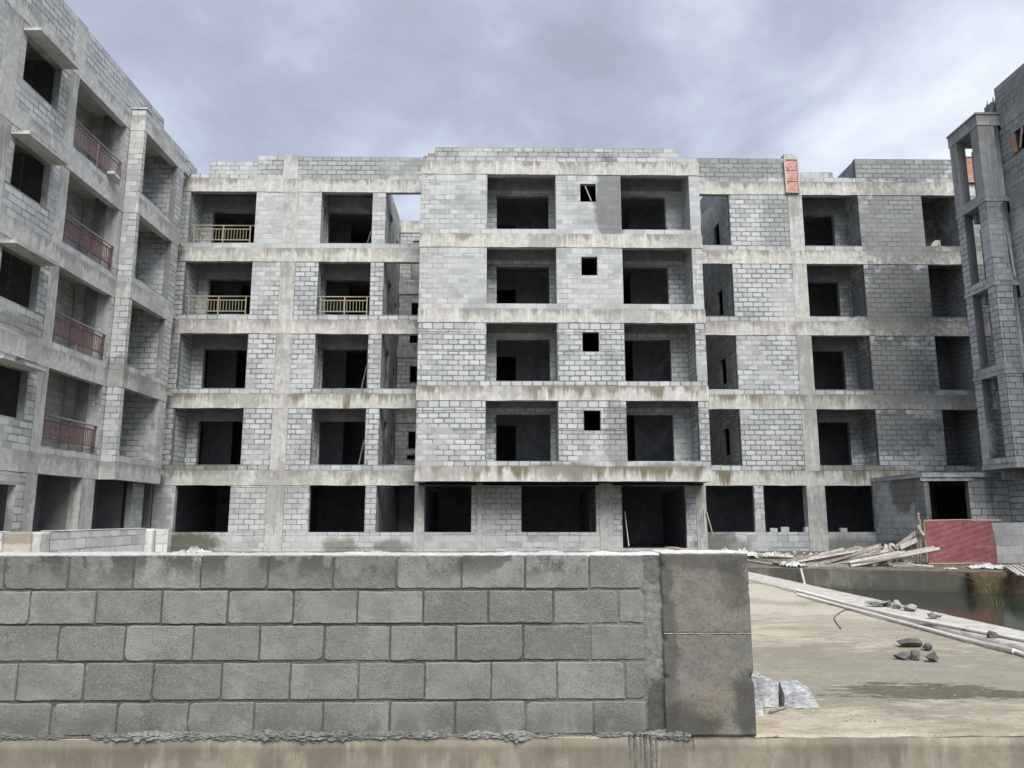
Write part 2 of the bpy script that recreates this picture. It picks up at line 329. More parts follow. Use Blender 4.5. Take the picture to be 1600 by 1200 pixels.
class Masonry:
    """collects the blocks of one thing; the largest in view become objects, the others one stuff mesh"""
    def __init__(s, root, mat, mortar, n_obj=300, part='concrete_block'):
        s.root, s.mat, s.mortar, s.n_obj, s.part = root, mat, mortar, n_obj, part
        s.b = []
    def wall(s, axis, face, side, a0, a1, z0, z1, holes=(), thick=.2, gap=(.016, .042), proud=(.001, .0045), name='block_wall',
             course=.2, length=.4, off=None, mortar=None, blocks=True, hidden=False, ztop=None, jag=0):
        """axis 'x': wall along X with its face at y=face looking towards side (+1/-1); axis 'y' likewise"""
        holes = [(max(h[0], a0), min(h[1], a1), max(h[2], z0), min(h[3], z1)) for h in holes]
        holes = [h for h in holes if h[1]-h[0] > .01 and h[3]-h[2] > .01]
        us = sorted({a0, a1, *[h[0] for h in holes], *[h[1] for h in holes]}); zs = sorted({z0, z1, *[h[2] for h in holes], *[h[3] for h in holes]})
        nu, nz = len(us)-1, len(zs)-1
        solid = [[not any(h[0]-1e-6 <= (us[i]+us[i+1])/2 <= h[1]+1e-6 and h[2]-1e-6 <= (zs[k]+zs[k+1])/2 <= h[3]+1e-6 for h in holes) for k in range(nz)] for i in range(nu)]
        S = lambda i, k: 0 <= i < nu and 0 <= k < nz and solid[i][k]
        back = face-side*thick
        v = []; f = []; idx = {}
        def vi(i, d_, k):
            if (i, d_, k) not in idx:
                idx[(i, d_, k)] = len(v); n_ = face if d_ == 0 else back
                v.append((us[i], n_, zs[k]) if axis == 'x' else (n_, us[i], zs[k]))
            return idx[(i, d_, k)]
        for i in range(nu):
            for k in range(nz):
                if not solid[i][k]: continue
                f.append((vi(i, 0, k), vi(i+1, 0, k), vi(i+1, 0, k+1), vi(i, 0, k+1)))
                f.append((vi(i, 1, k), vi(i, 1, k+1), vi(i+1, 1, k+1), vi(i+1, 1, k)))
                if not S(i-1, k): f.append((vi(i, 0, k), vi(i, 0, k+1), vi(i, 1, k+1), vi(i, 1, k)))
                if not S(i+1, k): f.append((vi(i+1, 0, k), vi(i+1, 1, k), vi(i+1, 1, k+1), vi(i+1, 0, k+1)))
                if not S(i, k-1): f.append((vi(i, 0, k), vi(i, 1, k), vi(i+1, 1, k), vi(i+1, 0, k)))
                if not S(i, k+1): f.append((vi(i, 0, k+1), vi(i+1, 0, k+1), vi(i+1, 1, k+1), vi(i, 1, k+1)))
        if (axis == 'x') == (side > 0): f = [tuple(reversed(t)) for t in f]
        o = put_in(name, mesh_of(name, v, f), s.root, mortar or s.mortar); local(o, s.root)
        if not blocks: return o
        zc = z0; row = random.randint(0, 1); o0 = random.uniform(0, length) if off is None else off
        while zc < z1-.05:
            zt = zc+course
            if z1-zt < .07: zt = z1
            bands = sorted({zc, min(zt, z1), *[q for h in holes for q in (h[2], h[3]) if zc+.03 < q < min(zt, z1)-.03]})
            for b0, b1 in zip(bands, bands[1:]):
                if b1-b0 < .045: continue
                cut = sorted([(h[0], h[1]) for h in holes if h[2] < (b0+b1)/2 < h[3]])
                spans = []; cur = a0
                for c0, c1 in cut:
                    if c0 > cur: spans.append((cur, c0))
                    cur = max(cur, c1)
                if cur < a1: spans.append((cur, a1))
                for s0, s1 in spans:
                    q = a0+o0+(row % 2)*length/2; q -= math.ceil((q-s0)/length+1e-9)*length
                    while q < s1:
                        e0, e1 = max(q, s0), min(q+length, s1); q += length
                        if e1-e0 < .06: continue
                        s.b.append((axis, face, side, e0, e1, b0, b1, random.uniform(*gap), random.uniform(*proud), hidden))
            zc = zt; row += 1
        return o
    def build(s):
        if not s.b: return
        info = []
        for i, (axis, face, side, e0, e1, b0, b1, g, pr, hid) in enumerate(s.b):
            uc, zc = (e0+e1)/2, (b0+b1)/2
            uc += random.uniform(-.006, .006); zc += random.uniform(-.004, .004)+.013*noise.noise((uc*.55, zc*.8, face))
            P = Vector((uc, face+side*pr, zc)) if axis == 'x' else Vector((face+side*pr, uc, zc))
            nrm = Vector((0, side, 0)) if axis == 'x' else Vector((side, 0, 0))
            px, py, z = shown(P)
            area = 0
            if not hid and 4 < px < 1596 and 4 < py < 1196:
                to = (Vector((0, 0, EYE))-P); area = (e1-e0)*(b1-b0)*max(0, to.normalized().dot(nrm))/z**2
            info.append((area, i, P, nrm))
        order = sorted(info, key=lambda q: -q[0])
        picked = [q for q in order[:s.n_obj] if q[0] > 0]
        pick_ids = {q[1] for q in picked}
        meshes = []
        for k in range(len(TEMPL)):
            me = mesh_of(s.part, TEMPL[k], TF); me.materials.append(s.mat); meshes.append(me)
        rt = Vector(s.root.location)
        for area, i, P, nrm in picked:
            _, _, _, e0, e1, b0, b1, g, pr, _h = s.b[i]
            o = put_in(s.part, meshes[random.randrange(len(meshes))], s.root)
            u = Vector((nrm.y, -nrm.x, 0))
            sx_, sz_ = (e1-e0-g)/.4, (b1-b0-g)/.2
            o.matrix_local = Matrix(((u.x*sx_, nrm.x, 0, P.x-rt.x), (u.y*sx_, nrm.y, 0, P.y-rt.y), (0, 0, sz_, P.z-rt.z), (0, 0, 0, 1)))
        rest = [q for q in info if q[1] not in pick_ids]
        if rest:
            n = len(rest); V = np.empty((n, 16, 3)); tint = np.empty(n)
            for r, (area, i, P, nrm) in enumerate(rest):
                _, _, _, e0, e1, b0, b1, g, pr, _h = s.b[i]
                t = TEMPL[random.randrange(len(TEMPL))]
                x = t[:, 0]*((e1-e0-g)/.4); z = t[:, 2]*((b1-b0-g)/.2); y = t[:, 1]
                V[r, :, 0] = P.x+nrm.y*x+nrm.x*y; V[r, :, 1] = P.y-nrm.x*x+nrm.y*y; V[r, :, 2] = P.z+z
                tint[r] = random.random()
            V = V.reshape(-1, 3)-np.array(rt)
            loops = []; starts = []; tot = []
            base = []; st = 0
            for t in TF: base += list(t); tot.append(len(t))
            base = np.array(base); L = len(base)
            allv = (base[None, :]+(np.arange(n)*16)[:, None]).ravel()
            lt = np.tile(np.array(tot), n); ls = np.concatenate(([0], np.cumsum(lt)[:-1]))
            me = bpy.data.meshes.new('block_masonry')
            me.vertices.add(len(V)); me.vertices.foreach_set('co', V.ravel().astype(np.float32))
            me.loops.add(len(allv)); me.loops.foreach_set('vertex_index', allv.astype(np.int32))
            me.polygons.add(len(lt)); me.polygons.foreach_set('loop_start', ls.astype(np.int32)); me.polygons.foreach_set('loop_total', lt.astype(np.int32))
            me.update(calc_edges=True); me.validate(); me.shade_flat()
            a = me.attributes.new('tint', 'FLOAT', 'FACE'); a.data.foreach_set('value', np.repeat(tint, 9).astype(np.float32))
            o = put_in('block_masonry', me, s.root, s.mat); o['kind'] = 'stuff'

# tubes and bars ------------------------------------------------------------------
def tube_mesh(name, pts, r, n=8, caps=True, smooth=True, radii=None):
    pts = [Vector(p) for p in pts]; v = []; f = []
    for i, p in enumerate(pts):
        t = (pts[min(i+1, len(pts)-1)]-pts[max(i-1, 0)]).normalized()
        a = t.cross(Vector((0, 0, 1)) if abs(t.z) < .9 else Vector((1, 0, 0))).normalized(); b = t.cross(a)
        rr = radii[i] if radii else r
        for k in range(n):
            an = 2*math.pi*k/n; v.append(p+a*math.cos(an)*rr+b*math.sin(an)*rr)
    for i in range(len(pts)-1):
        for k in range(n):
            f.append((i*n+k, i*n+(k+1) % n, (i+1)*n+(k+1) % n, (i+1)*n+k))
    if caps:
        f.append(tuple(range(n))); f.append(tuple(reversed(range((len(pts)-1)*n, len(pts)*n))))
    me = mesh_of(name, v, f)
    if smooth:
        for p in me.polygons: p.use_smooth = len(p.vertices) == 4
    return me
def bar_mesh(name, p0, p1, w, t, up=Vector((0, 0, 1)), bend=0.0, jag=.0, seg=4):
    """a sawn board from p0 to p1, w wide and t thick, slightly bowed"""
    p0, p1 = Vector(p0), Vector(p1); d_ = (p1-p0).normalized()
    a = d_.cross(up)
    if a.length < .05: a = d_.cross(Vector((1, 0, 0)))
    a.normalize(); b = a.cross(d_).normalized(); v = []; f = []
    for i in range(seg+1):
        q = i/seg; c = p0.lerp(p1, q)+b*bend*math.sin(math.pi*q)
        for sx_, sz_ in ((-1, -1), (1, -1), (1, 1), (-1, 1)):
            e = random.uniform(-jag, jag) if i in (0, seg) else 0
            v.append(c+a*sx_*w/2+b*sz_*t/2+d_*e)
    for i in range(seg):
        for k in range(4): f.append((i*4+k, i*4+(k+1) % 4, i*4+4+(k+1) % 4, i*4+4+k))
    f.append((3, 2, 1, 0)); f.append((seg*4, seg*4+1, seg*4+2, seg*4+3))
    return mesh_of(name, v, f)

# ================================================================== GROUND
M['slab'] = None
def ground_mat():
    m, T, p = newmat('sandy concrete slab'); P = pos_of(T)
    sep = T.n('ShaderNodeSeparateXYZ'); T.put(sep.inputs[0], P)
    lng = T.vec('MULTIPLY', P, (.55, 1.0, 1))
    big = T.noise(lng, .7, 4, .6); med = T.noise(lng, 3.2, 6, .65, .3); fine = T.noise(P, 24, 5, .7); grit = T.noise(P, 130, 2, .7)
    col = T.mix(T.step(med, .34, .66), (.300, .264, .200), (.430, .384, .300))
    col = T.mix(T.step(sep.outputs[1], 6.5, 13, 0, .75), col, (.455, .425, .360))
    col = T.mix(T.step(big, .47, .60, 0, .60), col, (.215, .200, .160))
    w = T.math('ADD', T.math('MULTIPLY', T.math('SUBTRACT', med, .5), 2.2), T.math('MULTIPLY', T.math('SUBTRACT', T.noise(T.vec('MULTIPLY', P, (.32, 1.1, 1)), 12, 6, .70), .5), 2.7))
    damp = T.blob(P, (3.4, 7.0, 0), (2.6, 1.5, 1), w, .5)
    col = T.mix(T.math('MULTIPLY', damp, .72), col, (.178, .174, .142))
    damp2 = T.blob(P, (1.9, 10.6, 0), (1.3, 1.0, 1), w, .5); col = T.mix(T.math('MULTIPLY', damp2, .6), col, (.165, .150, .115))
    damp3 = T.blob(P, (4.6, 9.4, 0), (1.1, 1.3, 1), w, .5); col = T.mix(T.math('MULTIPLY', damp3, .5), col, (.19, .178, .142))
    wet = T.math('MAXIMUM', T.blob(P, (3.22, 6.20, 0), (.58, .30, 1), w, .08), T.blob(P, (4.0, 6.05, 0), (.5, .13, 1), w, .08))
    col = T.mix(T.math('MULTIPLY', wet, .85), col, (.072, .068, .046))
    crumbs = T.step(T.noise(T.vec('MULTIPLY', P, (1, 2.0, 1)), 19, 4, .7), .63, .69, 0, .8)
    col = T.mix(crumbs, col, (.10, .088, .066))
    pale = T.step(T.noise(T.vec('MULTIPLY', P, (.6, 1.6, 1)), 6, 4, .6), .64, .72, 0, .5); col = T.mix(pale, col, (.47, .435, .36))
    col = T.mix(T.step(fine, .3, .6, .35, 0), col, (.2, .175, .13))
    col = T.mix(T.step(grit, .6, .8, 0, .35), col, (.50, .45, .37))
    specks = T.step(T.noise(T.vec('MULTIPLY', P, (1, 1.6, 1)), 42, 3, .7), .62, .70, 0, .55); col = T.mix(specks, col, (.13, .115, .085))
    scuff = T.step(T.noise(T.vec('MULTIPLY', P, (.5, 2.2, 1)), 9, 5, .75, .6), .57, .63, 0, .32); col = T.mix(scuff, col, (.20, .175, .13))
    chalk = T.step(T.noise(T.vec('MULTIPLY', P, (.8, 1.4, 1)), 13, 5, .75, .4), .60, .66, 0, .38); col = T.mix(chalk, col, (.50, .46, .38))
    rough = T.math('SUBTRACT', .95, T.math('MULTIPLY', wet, .55))
    finish(T, p, col, rough, T.math('ADD', T.math('MULTIPLY', fine, .6), T.math('ADD', med, T.math('ADD', T.math('MULTIPLY', crumbs, .8), T.math('MULTIPLY', specks, .6)))), .65, .014, .25)
    return m
M['slab'] = ground_mat()
M['earth'] = plain_mat('damp builder earth', (.15, .135, .10), .4, 3, .95, .15, (.30, .28, .23), .7, .5, 1.2)
M['pool_side'] = concrete_mat('pool side concrete', (.20, .195, .165), 1.0, .55, (((10.3, 19, -.3), (1.5, 3, 1.2), .75), ((7.15, 20, -.2), (.35, 3, .6), .7), ((9.2, 19, -.5), (3, 3, .12), .6)), pale=(.24, .24, .21))
M['coping'] = plain_mat('pale pool coping', (.49, .475, .43), .16, 7, .9, .2, (.33, .31, .26), .55, .4, 3)
M['plinth'] = concrete_mat('tan plinth concrete', (.262, .238, .188), .6, .0, (), pale=(.33, .305, .255))

def prism(name, poly, z0, z1, mats, kind='structure', bulge=None):
    n = len(poly); v = [(x, y, z1) for x, y in poly]+[(x, y, z0) for x, y in poly]
    f = [tuple(range(n))]+[(i, n+i, n+(i+1) % n, (i+1) % n) for i in range(n)]
    h = [1]*n+[0]*n
    me = mesh_of(name, v, f, h)
    for m_ in mats: me.materials.append(m_)
    for i, pl in enumerate(me.polygons): pl.material_index = 0 if i == 0 else min(1, len(mats)-1)
    return tag(put_in(name, me), kind=kind)
prism('ground', [(-400, -400), (400, -400), (400, 700), (-400, 700)], -1.6, -.52, [M['earth']])
# the slab the front wall stands on, up to the pool
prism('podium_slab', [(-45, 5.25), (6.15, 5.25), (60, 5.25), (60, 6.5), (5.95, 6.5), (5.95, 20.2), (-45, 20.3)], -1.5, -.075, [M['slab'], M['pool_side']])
prism('yard_ground', [(-45, 20.3), (5.95, 20.2), (8.4, 19.4), (11.1, 18.4), (24, 18.6), (24, 6.5), (60, 6.5), (60, 70), (-45, 70)], -1.5, 0.0, [M['earth'], M['pool_side']])
# relief on the slab in front: one gently uneven skin
xs = [-12, -6, -3, 0, .8]+[1+.07*i for i in range(75)]; ys = [4.988, 4.995, 5.02, 5.06, 5.12, 5.18]+[5.25+.06*i for i in range(80)]+[10.05+.22*i for i in range(47)]
ys = [y for y in ys if y < 20.2]
xs = [x for x in xs if x < 5.9]
v = [(x, y+(.006*noise.noise((x*9, 2, 2)) if y < 5 else 0), (-.074 if y < 4.99 else -.060)+.010*noise.noise((x*1.1, y*1.1, 3))+.006*noise.noise((x*5, y*5, 1))+.004*noise.noise((x*13, y*13, 8))) for y in ys for x in xs]
nx = len(xs); f = [(j*nx+i, j*nx+i+1, (j+1)*nx+i+1, (j+1)*nx+i) for j in range(len(ys)-1) for i in range(nx-1)]
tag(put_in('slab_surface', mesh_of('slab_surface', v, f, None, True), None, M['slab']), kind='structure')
tag(noisy_box('pool_coping', None, M['coping'], 5.25, 5.99, 6.5, 20.1, -.13, -.028, .13, .005, 4), kind='structure')
tag(noisy_box('plinth', None, M['plinth'], -7, 9, 4.985, 5.27, -.52, -.078, .055, .005, 7), kind='structure')
def water_mat():
    m, T, p = newmat('murky pool water'); P = pos_of(T)
    n_ = T.noise(T.vec('MULTIPLY', P, (1, 1, 1)), 1.6, 3, .5)
    scum = T.step(T.noise(P, .5, 4, .6), .55, .75, 0, .5)
    col = T.mix(scum, (.020, .030, .021), (.040, .050, .030))
    finish(T, p, col, .11, n_, .03, .02, .4); p.inputs['IOR'].default_value = 1.33
    return m
wv = [(5.8, 6.3, -.47), (24.2, 6.3, -.47), (24.2, 20.6, -.47), (5.8, 20.6, -.47)]
tag(put_in('pool_water', mesh_of('pool_water', wv, [(0, 1, 2, 3)]), None, water_mat()), kind='structure')

# ================================================================== MAIN BUILDING
YW, YC, DEEP = 29.85, 28.5, 36.5
bld = thing('apartment_building', 'wide unfinished five storey block building with a projecting middle bay, facing the camera', 'building', None, (2, 30, 0))
mas = Masonry(bld, M['block'], M['mortar'])
wb = [2.49+2.99*k for k in range(5)]          # undersides of the wing beams
wt = [z+.57 for z in wb]
cb = [2.58+3.015*k for k in range(5)]; ct = [z+.55 for z in cb]
X0, X1 = -13.3, 23.6
TIGHT = dict(gap=(.010, .022), proud=(.0005, .003))
# ground storey of the whole front
gh = [(-12.47, -10.38), (-7.35, -5.22), (-4.78, -3.32), (-2.94, -1.15), (.78, 3.64), (7.9, 9.76), (10.15, 11.82), (12.53, 14.45)]
holes = [(a, b, .72, wb[0] if not -3 < a < 7 else 2.47) for a, b in gh]+[(4.65, 7.11, .12, 2.47)]
cols_g = [(-8.98, -8.31), (-3.32, -2.94), (-.94, -.71), (3.78, 4.28), (7.51, 7.9), (11.82, 12.53)]
holes += [(a, b, 0, 9) for a, b in cols_g]
mas.wall('x', YW, -1, X0, 14.5, .60, wb[0], holes, gap=(.016, .032), off=.1)
mas.wall('x', YW, -1, X0, 14.5, -.05, .60, holes, **TIGHT, off=.3, mortar=M['mortar_smear'])
for a, b in cols_g: member('concrete_column', bld, M['column'], a, b, YW-.025, YW+.4, -.05, wb[0] if not -3 < a < 7 else cb[0]-.01)
# beams
for k in range(5):
    member('concrete_beam', bld, M['beam'], X0, -3.18, YW-.02, YW+.22, wb[k], wt[k], .45, .011)
    member('concrete_beam', bld, M['beam'], 7.82, X1, YW-.02, YW+.22, wb[k], wt[k], .45, .011)
    member('concrete_beam', bld, M['beam'], -3.2, 7.82, YC-.02, YC+.25, cb[k], ct[k], .45, .011)
    # side edge beams of the projecting bay
    for xa, xb in ((-3.19, -2.95), (7.57, 7.81)): member('concrete_beam', bld, M['beam'], xa, xb, YC+.25, YW+.3, cb[k], ct[k], 2)
    # floors
    th = .17
    for xa, xb, y0, zt in ((X0, -4.9, YW+.22, wt[k]), (-3.15, 7.78, YC+.25, ct[k]), (9.5, X1, YW+.22, wt[k])):
        member('floor_slab', bld, M['inside'], xa, xb, y0, DEEP, zt-.02-th, zt-.02, 50, 0)
    for xa, xb in ((-4.9, -3.15), (7.78, 9.5)):
        if k < 4: member('floor_slab', bld, M['inside'], xa, xb, 34.3, DEEP, wt[k]-.02-th, wt[k]-.02, 50, 0)
# upper storeys of the wings and the bay
wing_cols = [(-8.93, -8.33), (11.83, 12.42)]
inner_doors = {}
for k in range(4):
    z0, z1 = wt[k], wb[k+1]; s = z0+.22
    H = [(-12.74, -10.06, s, z1), (-7.39, -5.30, s, z1), (-4.76, -3.18, s, z1)]+[(a, b, z0, z1) for a, b in wing_cols[:1]]
    g = (.024, .058) if k < 3 else (.016, .044)
    mas.wall('x', YW, -1, X0, -3.18, z0, z1, H, gap=g, mortar=M['mortar'] if k < 3 else M['mortar_smear'])
    H = [(7.8, 9.38, s, z1), (12.42, 14.76, s, z1), (17.41, 18.9, s, z1), (11.83, 12.42, z0, z1)]
    mas.wall('x', YW, -1, 7.82, X1, z0, z1, H, gap=g)
    for a, b in wing_cols: member('concrete_column', bld, M['column'], a, b, YW-.012, YW+.35, z0, z1)
    # recessed balconies: inner wall with a dark opening, cheeks and ceiling band
    hd = z0+2.06; yi = 31.1
    mas.wall('x', yi, -1, -12.74, -9.95, z0-.02, z1+.34, [(-12.25, -10.0, z0-.02, hd)], name='inner_wall')
    mas.wall('x', yi, -1, -7.45, -5.2, z0-.02, z1+.34, [(-7.38, -5.3, z0-.02, hd)], name='inner_wall')
    mas.wall('x', yi, -1, 12.3, 14.82, z0-.02, z1+.34, [(12.42, 14.25, z0-.02, hd)], name='inner_wall')
    mas.wall('x', yi+.5, -1, 17.2, 18.98, z0-.02, z1+.34, [(17.3, 18.12, z0-.02, hd)], name='inner_wall')
    for xc, sd, hol, ye in ((-12.74, 1, [], yi), (-7.42, 1, [(30.45, 30.75, z0+.85, z0+2.05)], yi), (14.78, -1, [], yi), (18.93, -1, [], yi+.5)):
        mas.wall('y', xc, sd, YW+.205, ye-.005, z0-.02, z1+.34, hol, thick=.12, name='balcony_cheek')
    for xa, xb in ((-10.0, -9.88), (-5.28, -5.16), (12.28, 12.40), (17.26, 17.38)):
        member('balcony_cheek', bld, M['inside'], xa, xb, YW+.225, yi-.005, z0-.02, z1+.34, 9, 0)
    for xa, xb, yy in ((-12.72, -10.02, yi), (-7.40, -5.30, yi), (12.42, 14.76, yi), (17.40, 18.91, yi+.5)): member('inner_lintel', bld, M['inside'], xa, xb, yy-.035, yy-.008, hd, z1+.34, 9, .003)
    # light wells beside the bay: one long blind wall each, back wall with a dark window
    mas.wall('y', -4.77, 1, YW+.23, 34.25, z0+.0, z1+.6, [(31.1, 32.0, z0+.1, z0+2.1), (33.2, 33.8, z0+.9, z0+1.7)], thick=.13, name='light_well_wall', gap=(.012, .022))
    mas.wall('y', 9.39, -1, YW+.23, 34.25, z0+.0, z1+(.6 if k < 3 else 1.62), [(31.4, 32.2, z0+.75, z0+1.85)], thick=.11, name='light_well_wall', gap=(.012, .022))
    for xa, xb in ((-4.75, -3.16), (7.8, 9.37)):
        member('concrete_beam', bld, M['beam'], xa, xb, 34.28, 34.5, z1-.02, z1+.55, 9)
        if k < 3: member('concrete_beam', bld, M['beam'], xa, xb, 34.28, 34.5, z0+.55, z0+.75, 9)
        mas.wall('x', 34.32, -1, xa, xb, z0, z1-.02, [(xa+.55, xb, z0+.1, z0+.95), (xa+.6, xb-.2, z0+1.25, z0+2.0)], name='light_well_wall')
    # projecting bay
    z0, z1 = ct[k], cb[k+1]; s = z0+.2
    H = [(-.58, 2.12, s, z1), (4.69, 7.4, s, z1), (3.09, 3.71, z0+1.34, z0+2.09)]
    rough = k in (0, 1)
    mas.wall('x', YC, -1, -3.18, 7.8, z0, z1, H, gap=(.024, .060) if rough else (.010, .036), proud=(.001, .005) if rough else (.0005, .003), mortar=M['mortar'] if rough else M['mortar_smear'])
    yi = 29.75; hd = z0+2.1
    mas.wall('x', yi, -1, -.72, 2.26, z0-.02, z1+.36, [(-.2, 1.91, z0-.02, hd)], name='inner_wall')
    mas.wall('x', yi, -1, 4.55, 7.54, z0-.02, z1+.36, [(4.60, 6.72, z0-.02, hd)], name='inner_wall')
    for xc, sd in ((-.59, 1), (2.13, -1), (4.68, 1), (7.41, -1)):
        mas.wall('y', xc, sd, YC+.252, yi-.005, z0-.02, z1+.36, [], thick=.11, name='balcony_cheek')
    for xa, xb in ((-.57, 2.11), (4.70, 7.39)): member('inner_lintel', bld, M['inside'], xa, xb, yi-.035, yi-.008, hd+.25, z1+.36, 9, .003)
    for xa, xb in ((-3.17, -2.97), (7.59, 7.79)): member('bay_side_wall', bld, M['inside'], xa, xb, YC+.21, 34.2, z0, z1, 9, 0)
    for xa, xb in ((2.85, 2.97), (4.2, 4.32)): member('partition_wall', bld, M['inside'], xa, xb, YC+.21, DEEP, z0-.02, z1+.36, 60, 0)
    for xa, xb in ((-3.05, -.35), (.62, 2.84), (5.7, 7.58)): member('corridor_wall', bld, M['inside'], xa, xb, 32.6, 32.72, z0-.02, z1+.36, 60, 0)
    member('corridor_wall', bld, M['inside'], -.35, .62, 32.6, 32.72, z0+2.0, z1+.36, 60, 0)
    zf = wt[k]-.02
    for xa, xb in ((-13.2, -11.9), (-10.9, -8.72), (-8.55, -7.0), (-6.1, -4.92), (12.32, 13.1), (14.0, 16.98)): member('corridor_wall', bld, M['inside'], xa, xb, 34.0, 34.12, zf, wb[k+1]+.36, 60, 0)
# walls between rooms, back and ends
for k in range(5):
    z0 = -.05 if k == 0 else wt[k-1]-.02; z1 = wt[k]-.19
    for xa in (-8.7, -4.9, 9.4, 12.2, 17.0):
        if k == 0 and xa in (9.4, 12.2): continue
        y0 = YW+.45 if xa in (-8.7, 12.2) else 34.3 if k else YW+.45
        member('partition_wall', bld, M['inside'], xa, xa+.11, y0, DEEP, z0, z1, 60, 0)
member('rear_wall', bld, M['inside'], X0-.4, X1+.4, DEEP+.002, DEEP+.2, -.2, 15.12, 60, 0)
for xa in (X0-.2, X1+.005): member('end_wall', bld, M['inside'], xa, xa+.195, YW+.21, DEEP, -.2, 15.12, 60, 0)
for xa in (-3.1, -.9, 3.7, 7.6): member('partition_wall', bld, M['inside'], xa, xa+.11, YW+.45, DEEP, -.05, 2.4, 60, 0)
for xa, xb in ((X0, X1),): member('ground_floor', bld, M['inside'], xa, xb, YW+.2, DEEP, -.2, .06, 60, 0)
# parapets and roof edge
T_ = wt[4]; TC = ct[4]
mas.wall('x', YW, -1, -10.09, -9.02, T_, T_+1.02, [], off=.2)
mas.wall('x', YW, -1, -8.43, -3.18, T_, T_+.98, [], off=.0)
member('column_stub', bld, M['column'], -9.02, -8.43, YW-.01, YW+.3, T_, T_+1.04)
mas.wall('x', YW, -1, X0, -10.09, T_, T_+.2, [], name='parapet_kerb')
mas.wall('x', 31.2, -1, -12.6, -9.6, T_, T_+1.4, [], name='stair_parapet')
mas.wall('x', YC, -1, -3.12, 7.78, TC, TC+.2, [], name='parapet_kerb')
mas.wall('x', YC, -1, -2.66, 7.09, TC+.2, TC+.58, [], off=.1)
mas.wall('x', YW, -1, 7.7, 11.78, T_, T_+1.03, [], off=.15)
member('column_stub', bld, M['column'], 11.78, 12.3, YW-.01, YW+.3, T_, T_+1.24)
mas.wall('x', YW, -1, 12.3, 14.75, T_, T_+.2, [], name='parapet_kerb')
mas.wall('x', YW+.9, -1, 12.3, 14.2, T_, T_+.86, [], name='stair_parapet')
mas.wall('x', YW, -1, 14.75, X1, T_, T_+1.04, [], off=.3)
mas.wall('y', 14.75, -1, YW+.2, 32.0, T_, T_+1.0, [], name='parapet_return', thick=.19)
for xa in (-2.86,): # loose brick ends stepping up to the bay parapet
    v, f = cells_box([-2.95, -2.68], [YC+.01, YC+.18], [TC+.202, TC+.33]); 
    o = put_in('clay_brick', mesh_of('clay_brick', v, f), bld, plain_mat('orange clay brick', (.36, .20, .14), .25, 20)); local(o, bld); o['label'] = 'orange clay brick stepping up to the bay parapet'
mas.build()

# balcony railings ------------------------------------------------------------------
M['rail_yellow'] = plain_mat('dull yellow railing paint', (.31, .285, .19), .18, 14, .55, .4, (.22, .19, .13), .4)
M['rail_dark'] = plain_mat('dark steel handrail', (.10, .095, .09), .2, 14, .5, .4)
M['rail_maroon'] = plain_mat('maroon primer railing paint', (.125, .062, .063), .25, 14, .7, .3, (.24, .15, .14), .5, 0, .2, 9)
M['rail_faded'] = plain_mat('faded pinkish railing paint', (.205, .15, .15), .25, 14, .7, .3, (.30, .26, .25), .5, 0, .2, 9)
M['handrail'] = plain_mat('worn steel handrail', (.25, .22, .20), .2, 14, .5, .4)
def railing(parent, axis, fixed, a0, a1, zf, zl, zm, zt, mat, hand, n, posts, over=.12, label=None):
    root = bpy.data.objects.new('balcony_railing', None); COL.objects.link(root); root.parent = parent
    mid = (a0+a1)/2
    P = (lambda a, z, o=0: (a, fixed+o, z)) if axis == 'x' else (lambda a, z, o=0: (fixed+o, a, z))
    root.location = Vector(P(mid, zf))-Vector(parent.location)
    if label: root['label'] = label
    def add(name, me, m_):
        o = put_in(name, me, root, m_); o.location = -Vector(P(mid, zf)); return o
    add('handrail', tube_mesh('handrail', [P(a0-over, zt), P(mid, zt-.004), P(a1+over, zt)], .028), hand)
    for z in (zm, zl): add('rail', bar_mesh('rail', P(a0, z), P(a1, z), .03, .035), mat)
    for a in posts: add('post', bar_mesh('post', P(a, zf), P(a, zt), .042, .042, Vector((1, 0, 0))), mat)
    me = bar_mesh('baluster', P(0, zl, -fixed), P(0, zm, -fixed), .018, .018, Vector((1, 0, 0)), seg=1); me.materials.append(mat)
    for i in range(n):
        a = a0+(a1-a0)*(i+.5)/n
        if min(abs(a-q) for q in posts) < .035: continue
        o = put_in('baluster', me, root); q = Vector(P(a, 0))-Vector(P(mid, zf)); o.location = q
    return root
for k, x0, x1, nm in ((3, -12.55, -10.22, 'yellow balcony railing on the top storey, left wing'), (2, -12.55, -10.22, 'yellow balcony railing one storey below the top, at the left corner'), (2, -7.30, -5.38, 'yellow balcony railing beside the left light well')):
    f0 = wt[k]
    railing(bld, 'x', YW+.06, x0, x1, f0+.2, f0+.36, f0+.82, f0+.97, M['rail_yellow'], M['rail_yellow'], 19 if x0 < -10 else 15, (x0+.04, x0+(x1-x0)*.52, x1-.03), label=nm)

